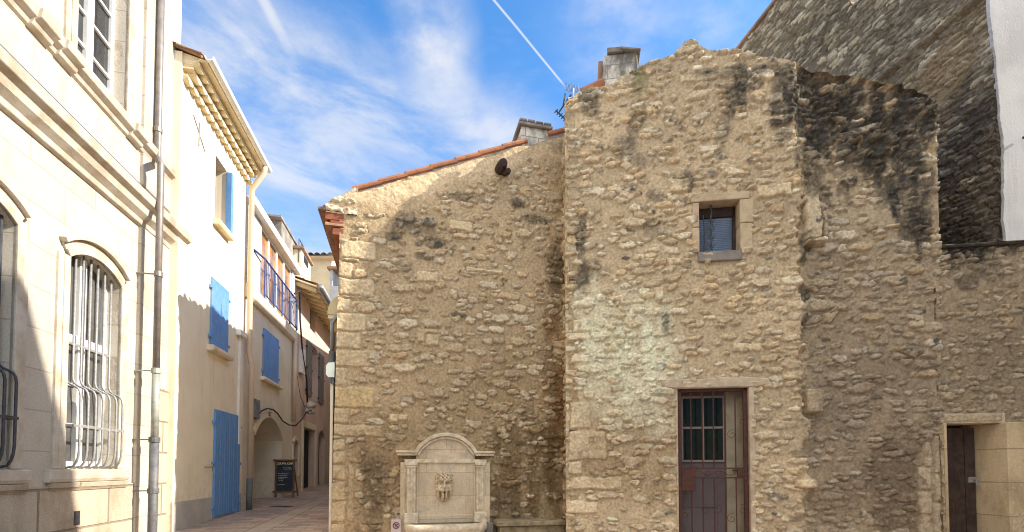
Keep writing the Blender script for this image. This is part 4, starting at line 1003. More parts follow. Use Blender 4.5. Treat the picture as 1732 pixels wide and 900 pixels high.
# roof of canal tiles with its verge
ang = F1
zr0, zr1 = F1.uz(597, 317), F1.uz(962, 214)
sl = (zr1[1] - zr0[1]) / (zr1[0] - zr0[0])
xl = F1.u(548, 345)
corrugated('roof', M['tile_old'], low_h, xl, L1 + 0.6, lambda x: zr0[1] + sl * (x - zr0[0]) - 0.10, 0.30, 4.9, pitch=0.21, amp=0.05)
x = zr0[0]; k = 0
while x < zr1[0]:
    x2 = x + 0.40
    za = zr0[1] + sl * (x - zr0[0]); zb = zr0[1] + sl * (x2 - zr0[0])
    if not (F1.u(877, 230) - 0.12 < x < F1.u(933, 230) - 0.05):
        MB().tube([(x, -0.07, za + 0.006), (x2 + 0.02, -0.07, zb - 0.002)], 0.052, 10, taper=[1.0, 0.94]).build('verge_tile', M['tile'], low_h)
    x = x2
bed = MB(); n = 40
lo_, hi_ = [], []
for i in range(n + 1):
    x = zr0[0] + 0.05 + (zr1[0] - zr0[0] - 0.05) * i / n
    lo_.append((x, np.interp(x, [p[0] for p in t1], [p[1] for p in t1]) - 0.08)); hi_.append((x, max(lo_[-1][1] + 0.03, zr0[1] + sl * (x - zr0[0]) - 0.035 + random.uniform(-.012, .012))))
bed.strip(lo_, hi_, -0.35, -0.055); bed.build('verge_bedding', M['concrete_old'], low_h)
def chimney(name, fr, parent, x0, x1, ytop, ybot, d0=-0.04, depth=0.55, cap=0.0):
    a, zt = fr.uz(x0, ytop, d0); b = fr.u(x1, ytop, d0); zb = fr.z((x0 + x1) / 2, ybot, d0) - 0.35
    s = MB(); h = zt - zb
    tp = 0.03
    s.add([(a - tp, -d0, zb), (b + tp, -d0, zb), (b + tp, -d0 + depth, zb), (a - tp, -d0 + depth, zb),
           (a + tp, -d0 + 0.02, zt), (b - tp, -d0 + 0.02, zt), (b - tp, -d0 + depth - .02, zt), (a + tp, -d0 + depth - .02, zt)],
          [(0, 3, 2, 1), (4, 5, 6, 7), (0, 1, 5, 4), (1, 2, 6, 5), (2, 3, 7, 6), (3, 0, 4, 7)])
    o = s.build(name, M['chim_stone'], parent, 0.018)
    return o, a, b, zt, d0, depth
c1, a, b, zt, d0, dep = chimney('chimney', F1, low_h, 880, 931, 210, 245)
cp_ = MB().box(a - 0.03, b + 0.035, d0 - dep - .02, d0 + .03, zt - 0.015, zt + 0.045)
for k in range(4):
    xa = a - 0.02 + (b - a + 0.04) * k / 4; xb = xa + (b - a) / 4
    cp_.box(xa + .004, xb, d0 - dep, d0 + .035, zt + 0.047, zt + 0.085 + random.uniform(0, .012))
cp_.build('chimney_cap', M['concrete_old'], c1, 0.012)
# rusted flue stub
fu, fz_ = F1.uz(850, 289)
fl = MB().tube([(fu - 0.05, -0.05, fz_ + 0.01), (fu - 0.03, 0.10, fz_ + 0.03), (fu - 0.02, 0.20, fz_ + 0.02)], 0.085, 9, taper=[1.1, 1.0, 0.75])
fl.tube([(fu + 0.02, -0.02, fz_ - 0.02), (fu + 0.06, 0.10, fz_ - 0.07), (fu + 0.07, 0.17, fz_ - 0.09)], 0.055, 8, taper=[1, 1, 0.7])
fl.build('flue_stub', M['soot'], low_h)

FLn = Fr(-3.25, 12.3, 1, 0.2)
ln = empty('lane_house', FLn, 'plaster house behind the stone house along the right side of the lane', 'house')
MB().add([(0, 0, 0), (6, 0, 0), (4.2, 12, 0), (-1.9, 12, 0), (0, 0, 7.15), (6, 0, 7.15), (4.2, 12, 7.0), (-1.9, 12, 7.0)], [(0, 3, 2, 1), (4, 5, 6, 7), (0, 1, 5, 4), (1, 2, 6, 5), (2, 3, 7, 6), (3, 0, 4, 7)]).build('wall', M['cream2'], ln)
# things fixed on the corner
am_u, am_z = F1.uz(552, 528); am2 = F1.u(574, 528)
aw = MB(); n = 10; W_ = am2 - am_u
pts = [(am_u + W_ * (1 - math.cos(math.pi / 2 * i / n)), am_z + 0.30 * math.sin(math.pi / 2 * i / n)) for i in range(n + 1)] + [(am2, am_z)]
aw.face(pts, -0.85, -0.10)
awo = aw.build('awning', M['awning']); awo.location = F1.o; awo.rotation_euler = (0, 0, F1.rot)
tag(awo, 'cream quarter-round awning jutting into the lane beside the stone corner', 'awning')
MB().box(am_u + 0.01, am2, -0.84, -0.11, am_z - 0.06, am_z - 0.004).build('valance', M['genoise'], awo)
pp = MB(); ua = F1.u(561, 570, -0.06)
pp.tube([(0.0, -0.10, F1.z(570, 534)), (ua + 0.05, -0.10, F1.z(561, 534)), (ua, -0.10, F1.z(561, 544)), (ua, -0.10, F1.z(561, 600))], 0.032, 8)
pp.tube([(0.0, -0.16, F1.z(570, 556)), (ua + 0.07, -0.16, F1.z(561, 560)), (ua + 0.06, -0.16, F1.z(561, 605))], 0.022, 8)
ppo = pp.build('waste_pipe', M['zinc_gutter'], low_h, smooth=True)
MB().tube([(ua, -0.10, F1.z(561, 592)), (ua, -0.10, F1.z(561, 610)), (ua + 0.02, -0.1, F1.z(561, 616))], 0.048, 8).build('pipe_joint', M['cast_iron'], ppo)
lx, lzz = F1.uz(552, 616, 0.0); lx2 = F1.u(566, 616)
lm = MB().face([(lx, lzz - 0.03), (lx + 0.03, lzz + 0.02), (lx2, lzz + 0.03), (lx2, lzz - 0.2), (lx + 0.03, lzz - 0.2), (lx, lzz - 0.16)], -0.16, 0.03).build('lamp_box', M['lampbox'])
lm.location = F1.o; lm.rotation_euler = (0, 0, F1.rot); tag(lm, 'pale green lamp box bolted to the stone corner above the cream strip', 'lamp box')
MB().box(lx + 0.06, lx + 0.11, -0.12, 0.0, lzz - 0.29, lzz - 0.2).build('conduit', M['cast_iron'], lm)

# ================================================================== fountain
FD = 0.16
fuL, fuR = F1.u(677, 820, FD), F1.u(829, 820, FD); fc = (fuL + fuR) / 2; fw = fuR - fuL
fz = lambda py, d=FD: F1.z(752, py, d)
GB = 0.05
foun = empty('wall_fountain', F1, 'carved limestone wall fountain with arched pediment and bearded face mask against the rubble wall', 'fountain', (fc, 0, GB))
hw = fw / 2; Z = lambda py, d=FD: fz(py, d) - GB
ztop = Z(782); zcor = Z(766)
fb_ = MB()
fb_.box(-hw, hw, -0.05, FD, -0.05, ztop)
ax0, ax1 = F1.u(704, 760, FD) - fc, F1.u(804, 760, FD) - fc
ar = arc(ax0, ax1, zcor - 0.02, Z(737) - zcor + 0.02, 22)
fb_.face([(ax0, ztop - 0.005)] + ar + [(ax1, ztop - 0.005)], -0.05, FD - 0.012)
fb_.build('back_slab', M['fount_stone'], foun, 0.008)
cpm = MB()
ar_o = arc(ax0, ax1, zcor - 0.02, Z(737) - zcor + 0.02, 22, 0.045); ar_i = arc(ax0, ax1, zcor - 0.02, Z(737) - zcor + 0.02, 22, -0.012)
cpm.strip(ar_i, ar_o, -0.05, FD + 0.05)
cpm.strip(arc(ax0, ax1, zcor - 0.02, Z(737) - zcor + 0.02, 22, -0.05), arc(ax0, ax1, zcor - 0.02, Z(737) - zcor + 0.02, 22, -0.016), -0.04, FD + 0.025)
for s_ in (-1, 1):
    e0 = hw + 0.07; i0 = abs(ax0) - 0.02
    a_, b_ = (-e0, -i0) if s_ < 0 else (i0, e0)
    cpm.box(a_, b_, -0.05, FD + 0.065, zcor - 0.002, zcor + 0.028)
    cpm.box(a_ + 0.015, b_ - 0.015, -0.05, FD + 0.04, zcor - 0.045, zcor - 0.004)
cpm.build('pediment_moulding', M['fount_pale'], foun, 0.006)
MB().box(-hw + 0.06, hw - 0.06, FD - 0.01, FD + 0.028, Z(783), Z(777)).build('string_moulding', M['fount_pale'], foun, 0.005)
plx = [F1.u(x, 820, FD) - fc for x in (688, 703, 805, 818)]
for (a_, b_) in ((plx[0], plx[1]), (plx[2], plx[3])):
    p_ = MB().box(a_, b_, FD - 0.01, FD + 0.022, Z(872), Z(789))
    for k in range(3):
        x = a_ + (b_ - a_) * (k + 0.5) / 3; p_.tube([(x, FD + 0.026, Z(868)), (x, FD + 0.026, Z(792))], 0.014, 8)
    po = p_.build('pilaster', M['fount_pale'], foun, 0.004)
    MB().box(a_ - 0.025, b_ + 0.025, FD - 0.01, FD + 0.055, Z(787), Z(782)).box(a_ - 0.012, b_ + 0.012, FD - 0.01, FD + 0.042, Z(791), Z(787.2)).build('capital', M['fount_pale'], po, 0.004)
    MB().box(a_ - 0.04, b_ + 0.04, FD - 0.01, FD + 0.10, Z(884), Z(866)).build('pedestal', M['fount_pale'], po, 0.014, seg=2)
# raised panel frame
pf = MB(); i0, i1 = F1.u(708, 820, FD) - fc, F1.u(800, 820, FD) - fc
pf.box(i0 - 0.03, i0 - 0.006, FD - 0.01, FD + 0.018, Z(870), Z(786)); pf.box(i1 + 0.006, i1 + 0.03, FD - 0.01, FD + 0.018, Z(870), Z(786))
pf.box(i0 - 0.03, i1 + 0.03, FD - 0.01, FD + 0.022, Z(884), Z(871))
pf.build('panel_frame', M['fount_stone'], foun, 0.005)
# bearded mask: a carved relief
def mask():
    nx, nz = 72, 116; wd, hg = 0.150, 0.232
    X, Y = np.meshgrid(np.linspace(-1, 1, nx), np.linspace(-1, 1, nz))
    G = lambda cx, cy, sx, sy, a: a * np.exp(-(((X - cx) / sx) ** 2 + ((Y - cy) / sy) ** 2))
    rad = np.clip(1 - (np.abs(X) / (0.98 - 0.35 * np.clip(-Y, 0, 1) ** 2)) ** 3 - (np.abs(Y) / 1.0) ** 6, 0, 1)
    h = 0.055 * rad ** 0.5
    h += G(0, 0.10, 0.15, 0.26, 0.045) + G(0, -0.02, 0.22, 0.09, 0.03)                    # nose
    for s in (-1, 1):
        h += G(s * 0.30, 0.42, 0.24, 0.09, 0.032) - G(s * 0.30, 0.26, 0.15, 0.08, 0.034) + G(s * 0.30, 0.25, 0.09, 0.05, 0.017)  # brow, socket, eyeball
        h += G(s * 0.42, 0.0, 0.22, 0.17, 0.03)                                             # cheek
        h += G(s * 0.24, -0.24, 0.26, 0.10, 0.032) + G(s * 0.60, -0.20, 0.14, 0.14, 0.028)     # moustache
        h += G(s * 0.16, -0.62, 0.13, 0.36, 0.05) + G(s * 0.62, -0.50, 0.10, 0.26, 0.03)       # beard locks
        h -= G(s * 0.40, -0.58, 0.09, 0.28, 0.032)
        h += G(s * 0.86, 0.1, 0.10, 0.3, 0.03)
    h -= G(0, -0.37, 0.13, 0.06, 0.045); h -= G(0, -0.7, 0.035, 0.3, 0.035)
    curl = sstep(0.40, 0.55, Y + 0.25 * np.abs(X) ** 2)
    h += curl * (0.022 + 0.016 * (np.sin(X * 15 + 2 * np.sin(Y * 8)) * np.cos(Y * 17 + np.sin(X * 9))))
    bl = sstep(-0.3, -0.5, Y) * rad; h += bl * 0.008 * np.sin(X * 26 + Y * 6)
    h += sstep(0.6, 0.8, np.abs(X)) * rad * 0.014 * np.sin(Y * 24)
    h += (fbm(X * 9 + 20, Y * 13 + 20, 5.0, 3) - 0.5) * 0.014 * rad
    h = h * sstep(0.0, 0.12, rad) - 0.01
    vs = [(X[j, i] * wd, -(FD + h[j, i] * 1.6), Y[j, i] * hg) for j in range(nz) for i in range(nx)]
    keep = rad > 0.0
    fs = [(j * nx + i, j * nx + i + 1, (j + 1) * nx + i + 1, (j + 1) * nx + i) for j in range(nz - 1) for i in range(nx - 1) if keep[j, i] or keep[j + 1, i + 1] or keep[j, i + 1] or keep[j + 1, i]]
    o = MB().add(vs, fs).build('face_mask', plain('weathered carved face', (0.72, 0.585, 0.395), 0.9, (0.47, 0.355, 0.22), 16, 1, 0.6, 60), foun, smooth=True)
    o.location = (F1.u(751, 823, FD) - fc, 0, Z(823))
mask()
# basin with rounded rim and water
zr = F1.z(752, 888, 0.50) - GB - 0.02
bas = MB(); rim = []
bx0, bx1 = F1.u(684, 888, 0.42) - fc, F1.u(826, 888, 0.42) - fc; bh = (bx1 - bx0) / 2; bc = (bx0 + bx1) / 2
def dsh(k, n, r, dpt): # plan outline of the basin, from the left end round the front
    a_ = math.pi * k / n; return (bc - math.copysign(abs(math.cos(a_)) ** 0.5, math.cos(a_)) * (bh + r), FD + 0.02 + (dpt + r) * abs(math.sin(a_)) ** 0.6)
n = 28; prof_ = [(-0.11, -0.15), (-0.11, 0.0), (-0.085, 0.022), (-0.02, 0.025), (0.0, 0.012), (0.008, -0.03), (-0.004, -0.08), (-0.03, -0.11), (-0.03, -0.70)]
vs = []
for k in range(n + 1):
    for (r, z_) in prof_:
        u_, d_ = dsh(k, n, r, 0.33); vs.append((u_, -max(d_, FD - 0.01), zr + z_))
m_ = len(prof_)
bas.add(vs, [(k * m_ + j, k * m_ + j + 1, (k + 1) * m_ + j + 1, (k + 1) * m_ + j) for k in range(n) for j in range(m_ - 1)])
bas.build('basin', M['fount_pale'], foun, smooth=True)
wv = [dsh(k, n, -0.105, 0.33) for k in range(n + 1)]
MB().add([(u_, -d_, zr - 0.05) for u_, d_ in wv], [tuple(range(n + 1))]).build('water', M['water'], foun)
# no drinking sign on its small stone block
sgu = F1.u(670, 890, 0.22)
sg = empty('water_notice', F1, 'small pale stone plaque with a round red no-drinking symbol beside the fountain', 'sign', (sgu, 0, GB))
sz_ = F1.z(670, 889, 0.24) - GB
MB().box(-0.075, 0.075, 0.0, 0.22, -0.05, sz_ + 0.085).build('plaque', M['sign_pink'], sg, 0.008)
rg = MB(); rg.tube([(0.044 * math.cos(t), 0.224, sz_ + 0.044 * math.sin(t)) for t in [2 * math.pi * i / 24 for i in range(24)]], 0.0065, 6, True)
rg.tube([(-0.031, 0.224, sz_ + 0.031), (0.031, 0.224, sz_ - 0.031)], 0.006, 6); rg.build('red_ring', M['sign_ring'], sg)
MB().box(-0.02, 0.024, 0.221, 0.225, sz_ + 0.004, sz_ + 0.014).box(-0.008, 0.002, 0.221, 0.225, sz_ - 0.028, sz_ + 0.016).box(-0.02, -0.012, 0.221, 0.225, sz_ - 0.012, sz_ + 0.008).box(0.012, 0.024, 0.221, 0.225, sz_ + 0.01, sz_ + 0.02).build('tap_symbol', M['sign_black'], sg)
# stone bench in the corner
be = empty('stone_bench', F1, 'mossy stone bench slab in the corner right of the fountain', 'bench', (F1.u(895, 890, 0.4), 0, GB))
o0 = F1.u(895, 890, 0.4); x0, x1 = F1.u(840, 884, 0.4) - o0, F1.u(953, 884, 0.3) - o0; zb_ = F1.z(895, 879, 0.2) - GB
MB().face([(x0, zb_ - 0.07), (x0 + 0.02, zb_ - 0.01), (x0 + 0.06, zb_), (x1, zb_), (x1, zb_ - 0.08)], 0.0, 0.42).build('seat', M['bench_stone'], be, 0.012, seg=2)
MB().box(x0 + 0.06, x1, 0.0, 0.36, -0.1, zb_ - 0.082).build('base', M['bench_stone'], be, 0.012)
MB().box(x0 - 0.13, x0 - 0.01, 0.0, 0.2, -0.1, zb_ - 0.03).build('side_stone', M['concrete_old'], be, 0.01)

# ================================================================== STONE HOUSE, taller wing
pC = (0.118 * 7.35, 7.35)
F2 = Fr(pC[0], pC[1], math.cos(math.radians(8)), -math.sin(math.radians(8)))
tall = empty('stone_house', F2, 'taller rubble stone house with small barred window and gated doorway', 'house')
useam = F2.u(1362, 500); uE = F2.u(1602, 500)
t2 = prof_top(F2, [(950, 172), (966, 168), (974, 160), (984, 152), (1000, 149), (1018, 148), (1040, 140), (1062, 124), (1092, 108), (1140, 94), (1150, 82), (1158, 70), (1168, 66), (1178, 72), (1190, 80), (1215, 88), (1250, 88),
                   (1300, 97), (1350, 104), (1362, 104), (1378, 112), (1400, 113), (1450, 119), (1500, 131), (1560, 147), (1577, 154), (1583, 180), (1596, 200), (1604, 300)])
wn_ = (F2.u(1182, 385), F2.u(1251, 385), F2.z(1216, 426), F2.z(1216, 341))
dn_ = (F2.u(1147, 780), F2.u(1268, 780), -0.3, F2.z(1207, 656))
def rag(Zz, sd): return (fbm(Zz * 3.2, Zz * 0, sd, 3) - 0.5) * 0.22 + (fbm(Zz * 11, Zz * 0, sd + 9, 2) - 0.5) * 0.14
zW = F2.z(1362, 410)
def base2(Uu, Zz):
    r = rag(Zz, 7.7) * 1.0
    k = sstep(useam - 0.05 + r, useam + 0.02 + r, Uu)
    dep = 0.10 + 0.05 * sstep(5.5, 3.0, Zz)
    b = -dep * k
    # broken top right: rougher and hollow
    b = b - 0.10 * sstep(useam - 0.15, useam + 0.25, Uu) * sstep(5.0, 5.8, Zz) * sstep(F2.u(1590, 200), F2.u(1520, 200), Uu)
    # eroded ridge left of the seam
    b = b + 0.035 * np.exp(-((Uu - (useam - 0.10 + r)) / 0.10) ** 2) * sstep(4.5, 3.5, Zz)
    top_r = sstep(F2.z(1480, 330), F2.z(1480, 180), Zz) * sstep(F2.u(1355, 200), F2.u(1400, 200), Uu)
    return b + top_r * (fbm(Uu * 7, Zz * 9, 77.0, 4) - 0.5) * 0.20
bl2 = []
for (a, b, c_, d_, tn, pr_) in ((962, 1026, 728, 778, .98, .03), (958, 1052, 806, 829, 1.10, .04), (958, 1012, 847, 868, 1.12, .04), (960, 985, 780, 802, 1.0, .03), (964, 1000, 680, 726, .92, .025), (966, 998, 600, 614, 1.1, .03), (968, 1000, 540, 562, 1.05, .03),
                                (1362, 1392, 322, 408, 1.05, .14), (1393, 1403, 345, 400, .75, .10), (1360, 1396, 405, 414, 1.1, .20), (1366, 1396, 656, 698, .95, .16), (1342, 1386, 810, 826, 1.1, .14), (1108, 1122, 487, 508, .95, .04),
                                (1150, 1262, 122, 137, .95, .03), (1240, 1290, 580, 596, 1.06, .03), (1130, 1170, 302, 326, 1.0, .04), (1280, 1338, 312, 334, 1.08, .04), (1545, 1574, 527, 550, 1.25, .05), (1576, 1590, 745, 790, 1.0, .02), (1562, 1590, 790, 830, 1.05, .02), (1564, 1590, 832, 872, 1.05, .02), (1564, 1592, 874, 910, 1.0, .02),
                                (1592, 1606, 735, 800, 1.02, .03), (1592, 1606, 802, 850, .95, .03), (1592, 1606, 852, 910, 1.0, .03)):
    bl2.append(q(F2, a, b, c_, d_, tn, pr_))
s2 = lambda x, y, rx, ry, s, c_=DARKSTAIN: (*F2.uz(x, y), rx / 113, ry / 113, s, c_)
GREEN = (0.60, 0.58, 0.43)
sta2 = [s2(1400, 165, 75, 80, .9), s2(1470, 180, 130, 85, .85), s2(1540, 200, 60, 120, .9), s2(1430, 250, 70, 80, .8), s2(1550, 310, 34, 110, .9), s2(1500, 290, 26, 80, .6), s2(1385, 290, 22, 60, .7), s2(1320, 190, 18, 60, .55), s2(1225, 200, 16, 60, .5), s2(1565, 360, 22, 60, .6), s2(1340, 140, 40, 30, .7), s2(1260, 150, 26, 50, .8), s2(1240, 175, 22, 30, .7), s2(1195, 128, 50, 12, .7), s2(1290, 120, 60, 14, .6),
        s2(1085, 135, 16, 34, .6, (.12, .12, .05)), s2(1075, 210, 22, 50, .6), s2(1000, 170, 24, 24, .6), s2(1060, 250, 28, 25, .5), s2(982, 400, 14, 60, .8), s2(985, 470, 18, 30, .7), s2(1000, 455, 30, 20, .5),
        s2(1158, 305, 30, 20, .7), s2(1110, 330, 20, 15, .6), s2(1090, 270, 30, 16, .5), s2(1100, 390, 30, 15, .5), s2(1180, 370, 8, 30, .6), s2(1365, 420, 12, 26, .8), s2(1368, 490, 12, 20, .8), s2(1362, 540, 8, 30, .5),
        s2(1115, 570, 37, 62, 0.68, GREEN), s2(1090, 640, 75, 75, 0.68, GREEN), s2(1060, 560, 75, 87, 0.50, GREEN), s2(1010, 620, 62, 75, 0.47, GREEN), s2(1125, 550, 8, 24, .7, (.12, .12, .09)), s2(1000, 540, 50, 75, 0.39, GREEN), s2(1110, 710, 32, 32, 0.56, GREEN), s2(1040, 700, 62, 25, 0.34, GREEN),
        s2(1480, 700, 140, 140, .42, (.22, .165, .11)), s2(1530, 830, 60, 100, .7, (.17, .12, .075)), s2(1080, 770, 140, 90, .55, (.24, .16, .085)), s2(1480, 560, 120, 120, .25, (.24, .19, .135)), s2(1420, 860, 60, 60, .3, (.19, .13, .08))]
def dk2(Uu, Zz): return 0.20 + 0.6 * np.exp(-(((Uu - F2.u(1120, 300)) / 0.9) ** 2 + ((Zz - F2.z(1120, 300)) / 0.7) ** 2)) + 0.4 * np.exp(-(((Uu - F2.u(985, 420)) / 0.3) ** 2 + ((Zz - F2.z(985, 430)) / 1.0) ** 2)) + 0.3 * sstep(5.8, 6.6, Zz)
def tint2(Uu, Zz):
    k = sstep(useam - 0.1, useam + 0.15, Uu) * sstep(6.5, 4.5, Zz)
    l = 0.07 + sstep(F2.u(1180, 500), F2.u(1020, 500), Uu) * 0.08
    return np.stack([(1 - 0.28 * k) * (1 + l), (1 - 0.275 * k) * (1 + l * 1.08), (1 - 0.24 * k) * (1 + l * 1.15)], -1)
hol = [wn_, dn_]
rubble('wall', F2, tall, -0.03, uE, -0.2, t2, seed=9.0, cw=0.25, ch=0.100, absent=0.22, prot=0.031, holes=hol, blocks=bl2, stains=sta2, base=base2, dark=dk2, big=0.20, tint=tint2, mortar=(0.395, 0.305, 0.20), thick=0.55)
# return wall into the corner with the lower house
FRt = Fr(pC[0] + 0.03, 8.06, 0.0, -1.0)
o_ = rubble('return_wall', FRt, None, 0.0, 8.06 - pC[1] + 0.02, 0.0, [(0, 6.85), (0.35, 6.98), (0.60, 7.22), (0.7, F2.z(966, 166)), (1, F2.z(966, 166))], seed=14.0, cw=0.22, ch=0.12, absent=0.15, prot=0.03, stains=[(0.3, 3.2, .6, 2.6, .35, (.40, .25, .10))], thick=0.3)
place(o_, FRt, tall)
cor = MB()
pr2 = [(0.0, -0.2)] + [(u_, z_ - 0.14) for u_, z_ in t2 if 0.0 < u_ < uE - 0.01] + [(uE, t2[-1][1] - .2), (uE, -0.2)]
cor.face(pr2, -0.56, -5.0); cor.build('masonry_core', M['dark_core'], tall)
# window
wu0, wu1, wz0_, wz1_ = wn_
sv = MB()
fo = MB(); t_ = 0.0
jx0, jx1 = F2.u(1163, 385), F2.u(1274, 385)
wfo = MB().box(jx0 + 0.05, jx1 - 0.06, -0.20, 0.04, wz1_, wz1_ + 0.11).build('window', M['frame_stone'], tall, 0.012, seg=2)
wm = (wz0_ + wz1_) / 2
for (a_, b_, d_, e_, f_) in ((jx0 + 0.06, wu0 + 0.002, 0.034, wz0_, wm - 0.004), (jx0 + 0.07, wu0 + 0.002, 0.030, wm + 0.004, wz1_ - 0.003), (wu1 - 0.002, jx1 - 0.02, 0.036, wz0_, wz0_ + 0.40), (wu1 - 0.002, jx1, 0.032, wz0_ + 0.408, wz1_ - 0.003)):
    MB().box(a_, b_, -0.20, d_, e_, f_).build('jamb_stone', M['frame_stone'], wfo, 0.014, seg=2)
MB().box(jx0 + 0.14, wu1 + 0.02, -0.20, 0.045, wz0_ - 0.15, wz0_).build('sill', M['concrete_old'], wfo, 0.014, seg=2)
fm = MB(); dd = -0.17
fm.box(wu0, wu1, dd - .05, dd, wz1_ - 0.15, wz1_); fm.box(wu0, wu0 + 0.035, dd - .05, dd, wz0_, wz1_); fm.box(wu1 - 0.045, wu1, dd - .05, dd, wz0_, wz1_)
fm.build('window_frame', M['old_wood'], wfo, 0.004)
bl_ = MB(); k = 0; zz = wz0_
bl_.box(wu0 + 0.02, wu1 - 0.02, dd - .06, dd - .045, wz0_, wz1_ - 0.1)
while zz < wz1_ - 0.16:
    bl_.prof([(dd - .045, zz), (dd - .028, zz - 0.006), (dd - .026, zz - 0.003), (dd - .045, zz + 0.004)], wu0 + 0.03, wu1 - 0.04); zz += 0.028
bl_.build('blind', M['blind'], wfo)
ib = MB(); xb = F2.u(1203, 380, -0.08)
ib.tube([(xb + 0.006 * math.sin(k), -0.08 + 0.006 * math.cos(k), wz0_ + (wz1_ - wz0_) * k / 24) for k in range(25)], 0.014, 6)
for k in range(5):
    z_ = wz0_ + 0.1 + 0.13 * k
    for s_ in (-1, 1): ib.tube([(xb, -0.08, z_), (xb + s_ * 0.035, -0.07, z_ + 0.03), (xb + s_ * 0.05, -0.06, z_ + 0.065)], 0.007, 5, taper=[1, .8, .3])
xb2 = F2.u(1190, 380, -0.08); ib.tube([(xb2, -0.08, wz0_), (xb2 + 0.01, -0.08, wz0_ + 0.35), (xb2 - 0.004, -0.08, wz1_ - 0.15)], 0.009, 6)
ib.build('spiked_bar', M['iron_dark'], wfo)
# doorway: plaster surround, door, iron gate
du0_, du1_, _, dzt = dn_; zfloor = 0.22
lin = MB().face([(F2.u(1122, 640), dzt + 0.02), (F2.u(1118, 640), dzt + 0.10), (F2.u(1136, 640), dzt + 0.155), (F2.u(1180, 640), dzt + 0.13), (F2.u(1240, 640), dzt + 0.165), (F2.u(1300, 640), dzt + 0.12), (F2.u(1302, 640), dzt + 0.03), (du1_ + 0.1, dzt - 0.004), (du0_ - 0.02, dzt - 0.004)], -0.24, 0.035)
lin.build('door_lintel', M['mortar'], tall, 0.016)
jr = MB().box(du0_ - 0.03, du0_ + 0.002, -0.30, 0.012, 0, dzt); jr.box(du1_ - 0.004, du1_ + 0.07, -0.30, 0.03, 0, dzt); jr.build('door_jamb', M['mortar'], tall, 0.008)
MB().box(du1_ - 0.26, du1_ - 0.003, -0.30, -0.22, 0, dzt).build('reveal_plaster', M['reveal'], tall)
MB().box(du0_ - 0.1, du1_ + 0.1, -0.8, -0.04, 0.0, zfloor).build('door_step', M['frame_stone'], tall, 0.01)
dx0, dx1 = du0_ + 0.02, F2.u(1246, 760, -0.26)
dr = MB().box(dx0, dx1, -0.30, -0.26, zfloor, dzt)
dr.box(dx0 + 0.06, dx1 - 0.30, -0.26, -0.245, zfloor + 0.05, F2.z(1200, 860, -.26)); dr.box(dx0 + 0.06, dx1 - 0.30, -0.26, -0.245, F2.z(1200, 858, -.26), F2.z(1200, 815, -.26))
dro = dr.build('door', M['mauve_door'], tall, 0.005)
p0, p1 = F2.u(1153, 720, -.26), F2.u(1224, 720, -.26); pz0, pz1 = F2.z(1190, 780, -.26), F2.z(1190, 672, -.26)
wf2 = MB(); tt = 0.035
for x in (p0, (p0 + p1) / 2, p1): wf2.box(x - tt * .5, x + tt * .5, -0.26, -0.238, pz0, pz1)
for z_ in (pz0, (pz0 + pz1) / 2 + 0.02, pz1): wf2.box(p0 - tt * .5, p1 + tt * .5, -0.26, -0.236, z_ - tt * .5, z_ + tt * .5)
wfo2 = wf2.build('window_frame', M['door_trim'], dro, 0.004)
MB().box(p0, p1, -0.262, -0.252, pz0, pz1).build('pane', M['glass_black'], dro)
hx = F2.u(1239, 790, -.24); hz = F2.z(1239, 795, -.24)
MB().box(hx - 0.022, hx + 0.022, -0.26, -0.25, hz - 0.1, hz + 0.13).tube([(hx, -0.25, hz), (hx, -0.2, hz), (hx + 0.1, -0.2, hz)], 0.011, 6).build('handle', M['iron_dark'], dro)
gate = MB(); gd = -0.05; g0x, g1x = du0_ + 0.012, du1_ - 0.012; gzt = dzt - 0.012
gate.box(g0x, g0x + 0.05, gd - .02, gd + .02, zfloor, gzt); gate.box(g1x - 0.055, g1x, gd - .02, gd + .02, zfloor, gzt); gate.box(g0x, g1x, gd - .02, gd + .02, gzt - 0.04, gzt)
zm1, zm0 = F2.z(1207, 792, gd), F2.z(1207, 808, gd)
for z_ in (zm1, zm0): gate.box(g0x, g1x, gd - .012, gd + .012, z_ - .01, z_ + .01)
go = gate.build('iron_gate', M['rust'], tall, 0.003)
for x in [F2.u(p_, 740, gd) for p_ in (1169, 1188, 1207, 1226, 1244)]:
    MB().tube([(x, gd, gzt - 0.03), (x, gd, zm1)], 0.0095, 6).tube([(x, gd, zm0), (x, gd, zfloor)], 0.0095, 6).build('gate_bar', M['rust'], go)
def spiral(cu_, cz_, r0, turns, s=1, ph=0.0):
    n = int(20 * turns); return [(cu_ + s * r0 * (1 - i / n * .8) * math.cos(ph + 2 * math.pi * turns * i / n), gd, cz_ + r0 * (1 - i / n * .8) * math.sin(ph + 2 * math.pi * turns * i / n)) for i in range(n + 1)]
zmid = (zm0 + zm1) / 2
for (px_, s_) in ((1197, 1), (1217, -1)): MB().tube(spiral(F2.u(px_, 800, gd), zmid, 0.055, 1.4, s_, math.pi), 0.005, 5).build('scroll', M['rust'], go)
for (px_, s_) in ((1160, 1), (1258, -1)): MB().tube(spiral(F2.u(px_, 800, gd), zmid, 0.05, 1.4, s_), 0.005, 5).build('scroll', M['rust'], go)
xa, xb = F2.u(1170, 800, gd), F2.u(1245, 800, gd)
MB().tube([(xa + (xb - xa) * i / 24, gd, zmid + 0.035 * math.sin(i / 24 * 4 * math.pi)) for i in range(25)], 0.005, 5).build('wave_bar', M['rust'], go)
for (px_, py_, s_) in ((1238, 735, 1), (1256, 712, -1), (1156, 720, 1), (1238, 877, 1), (1256, 862, -1), (1195, 862, 1), (1213, 862, -1), (1158, 870, 1)):
    MB().tube(spiral(F2.u(px_, py_, gd), F2.z(px_, py_, gd), 0.075, 1.3, s_, 1.2), 0.0038, 5).build('scroll', M['rust'], go)
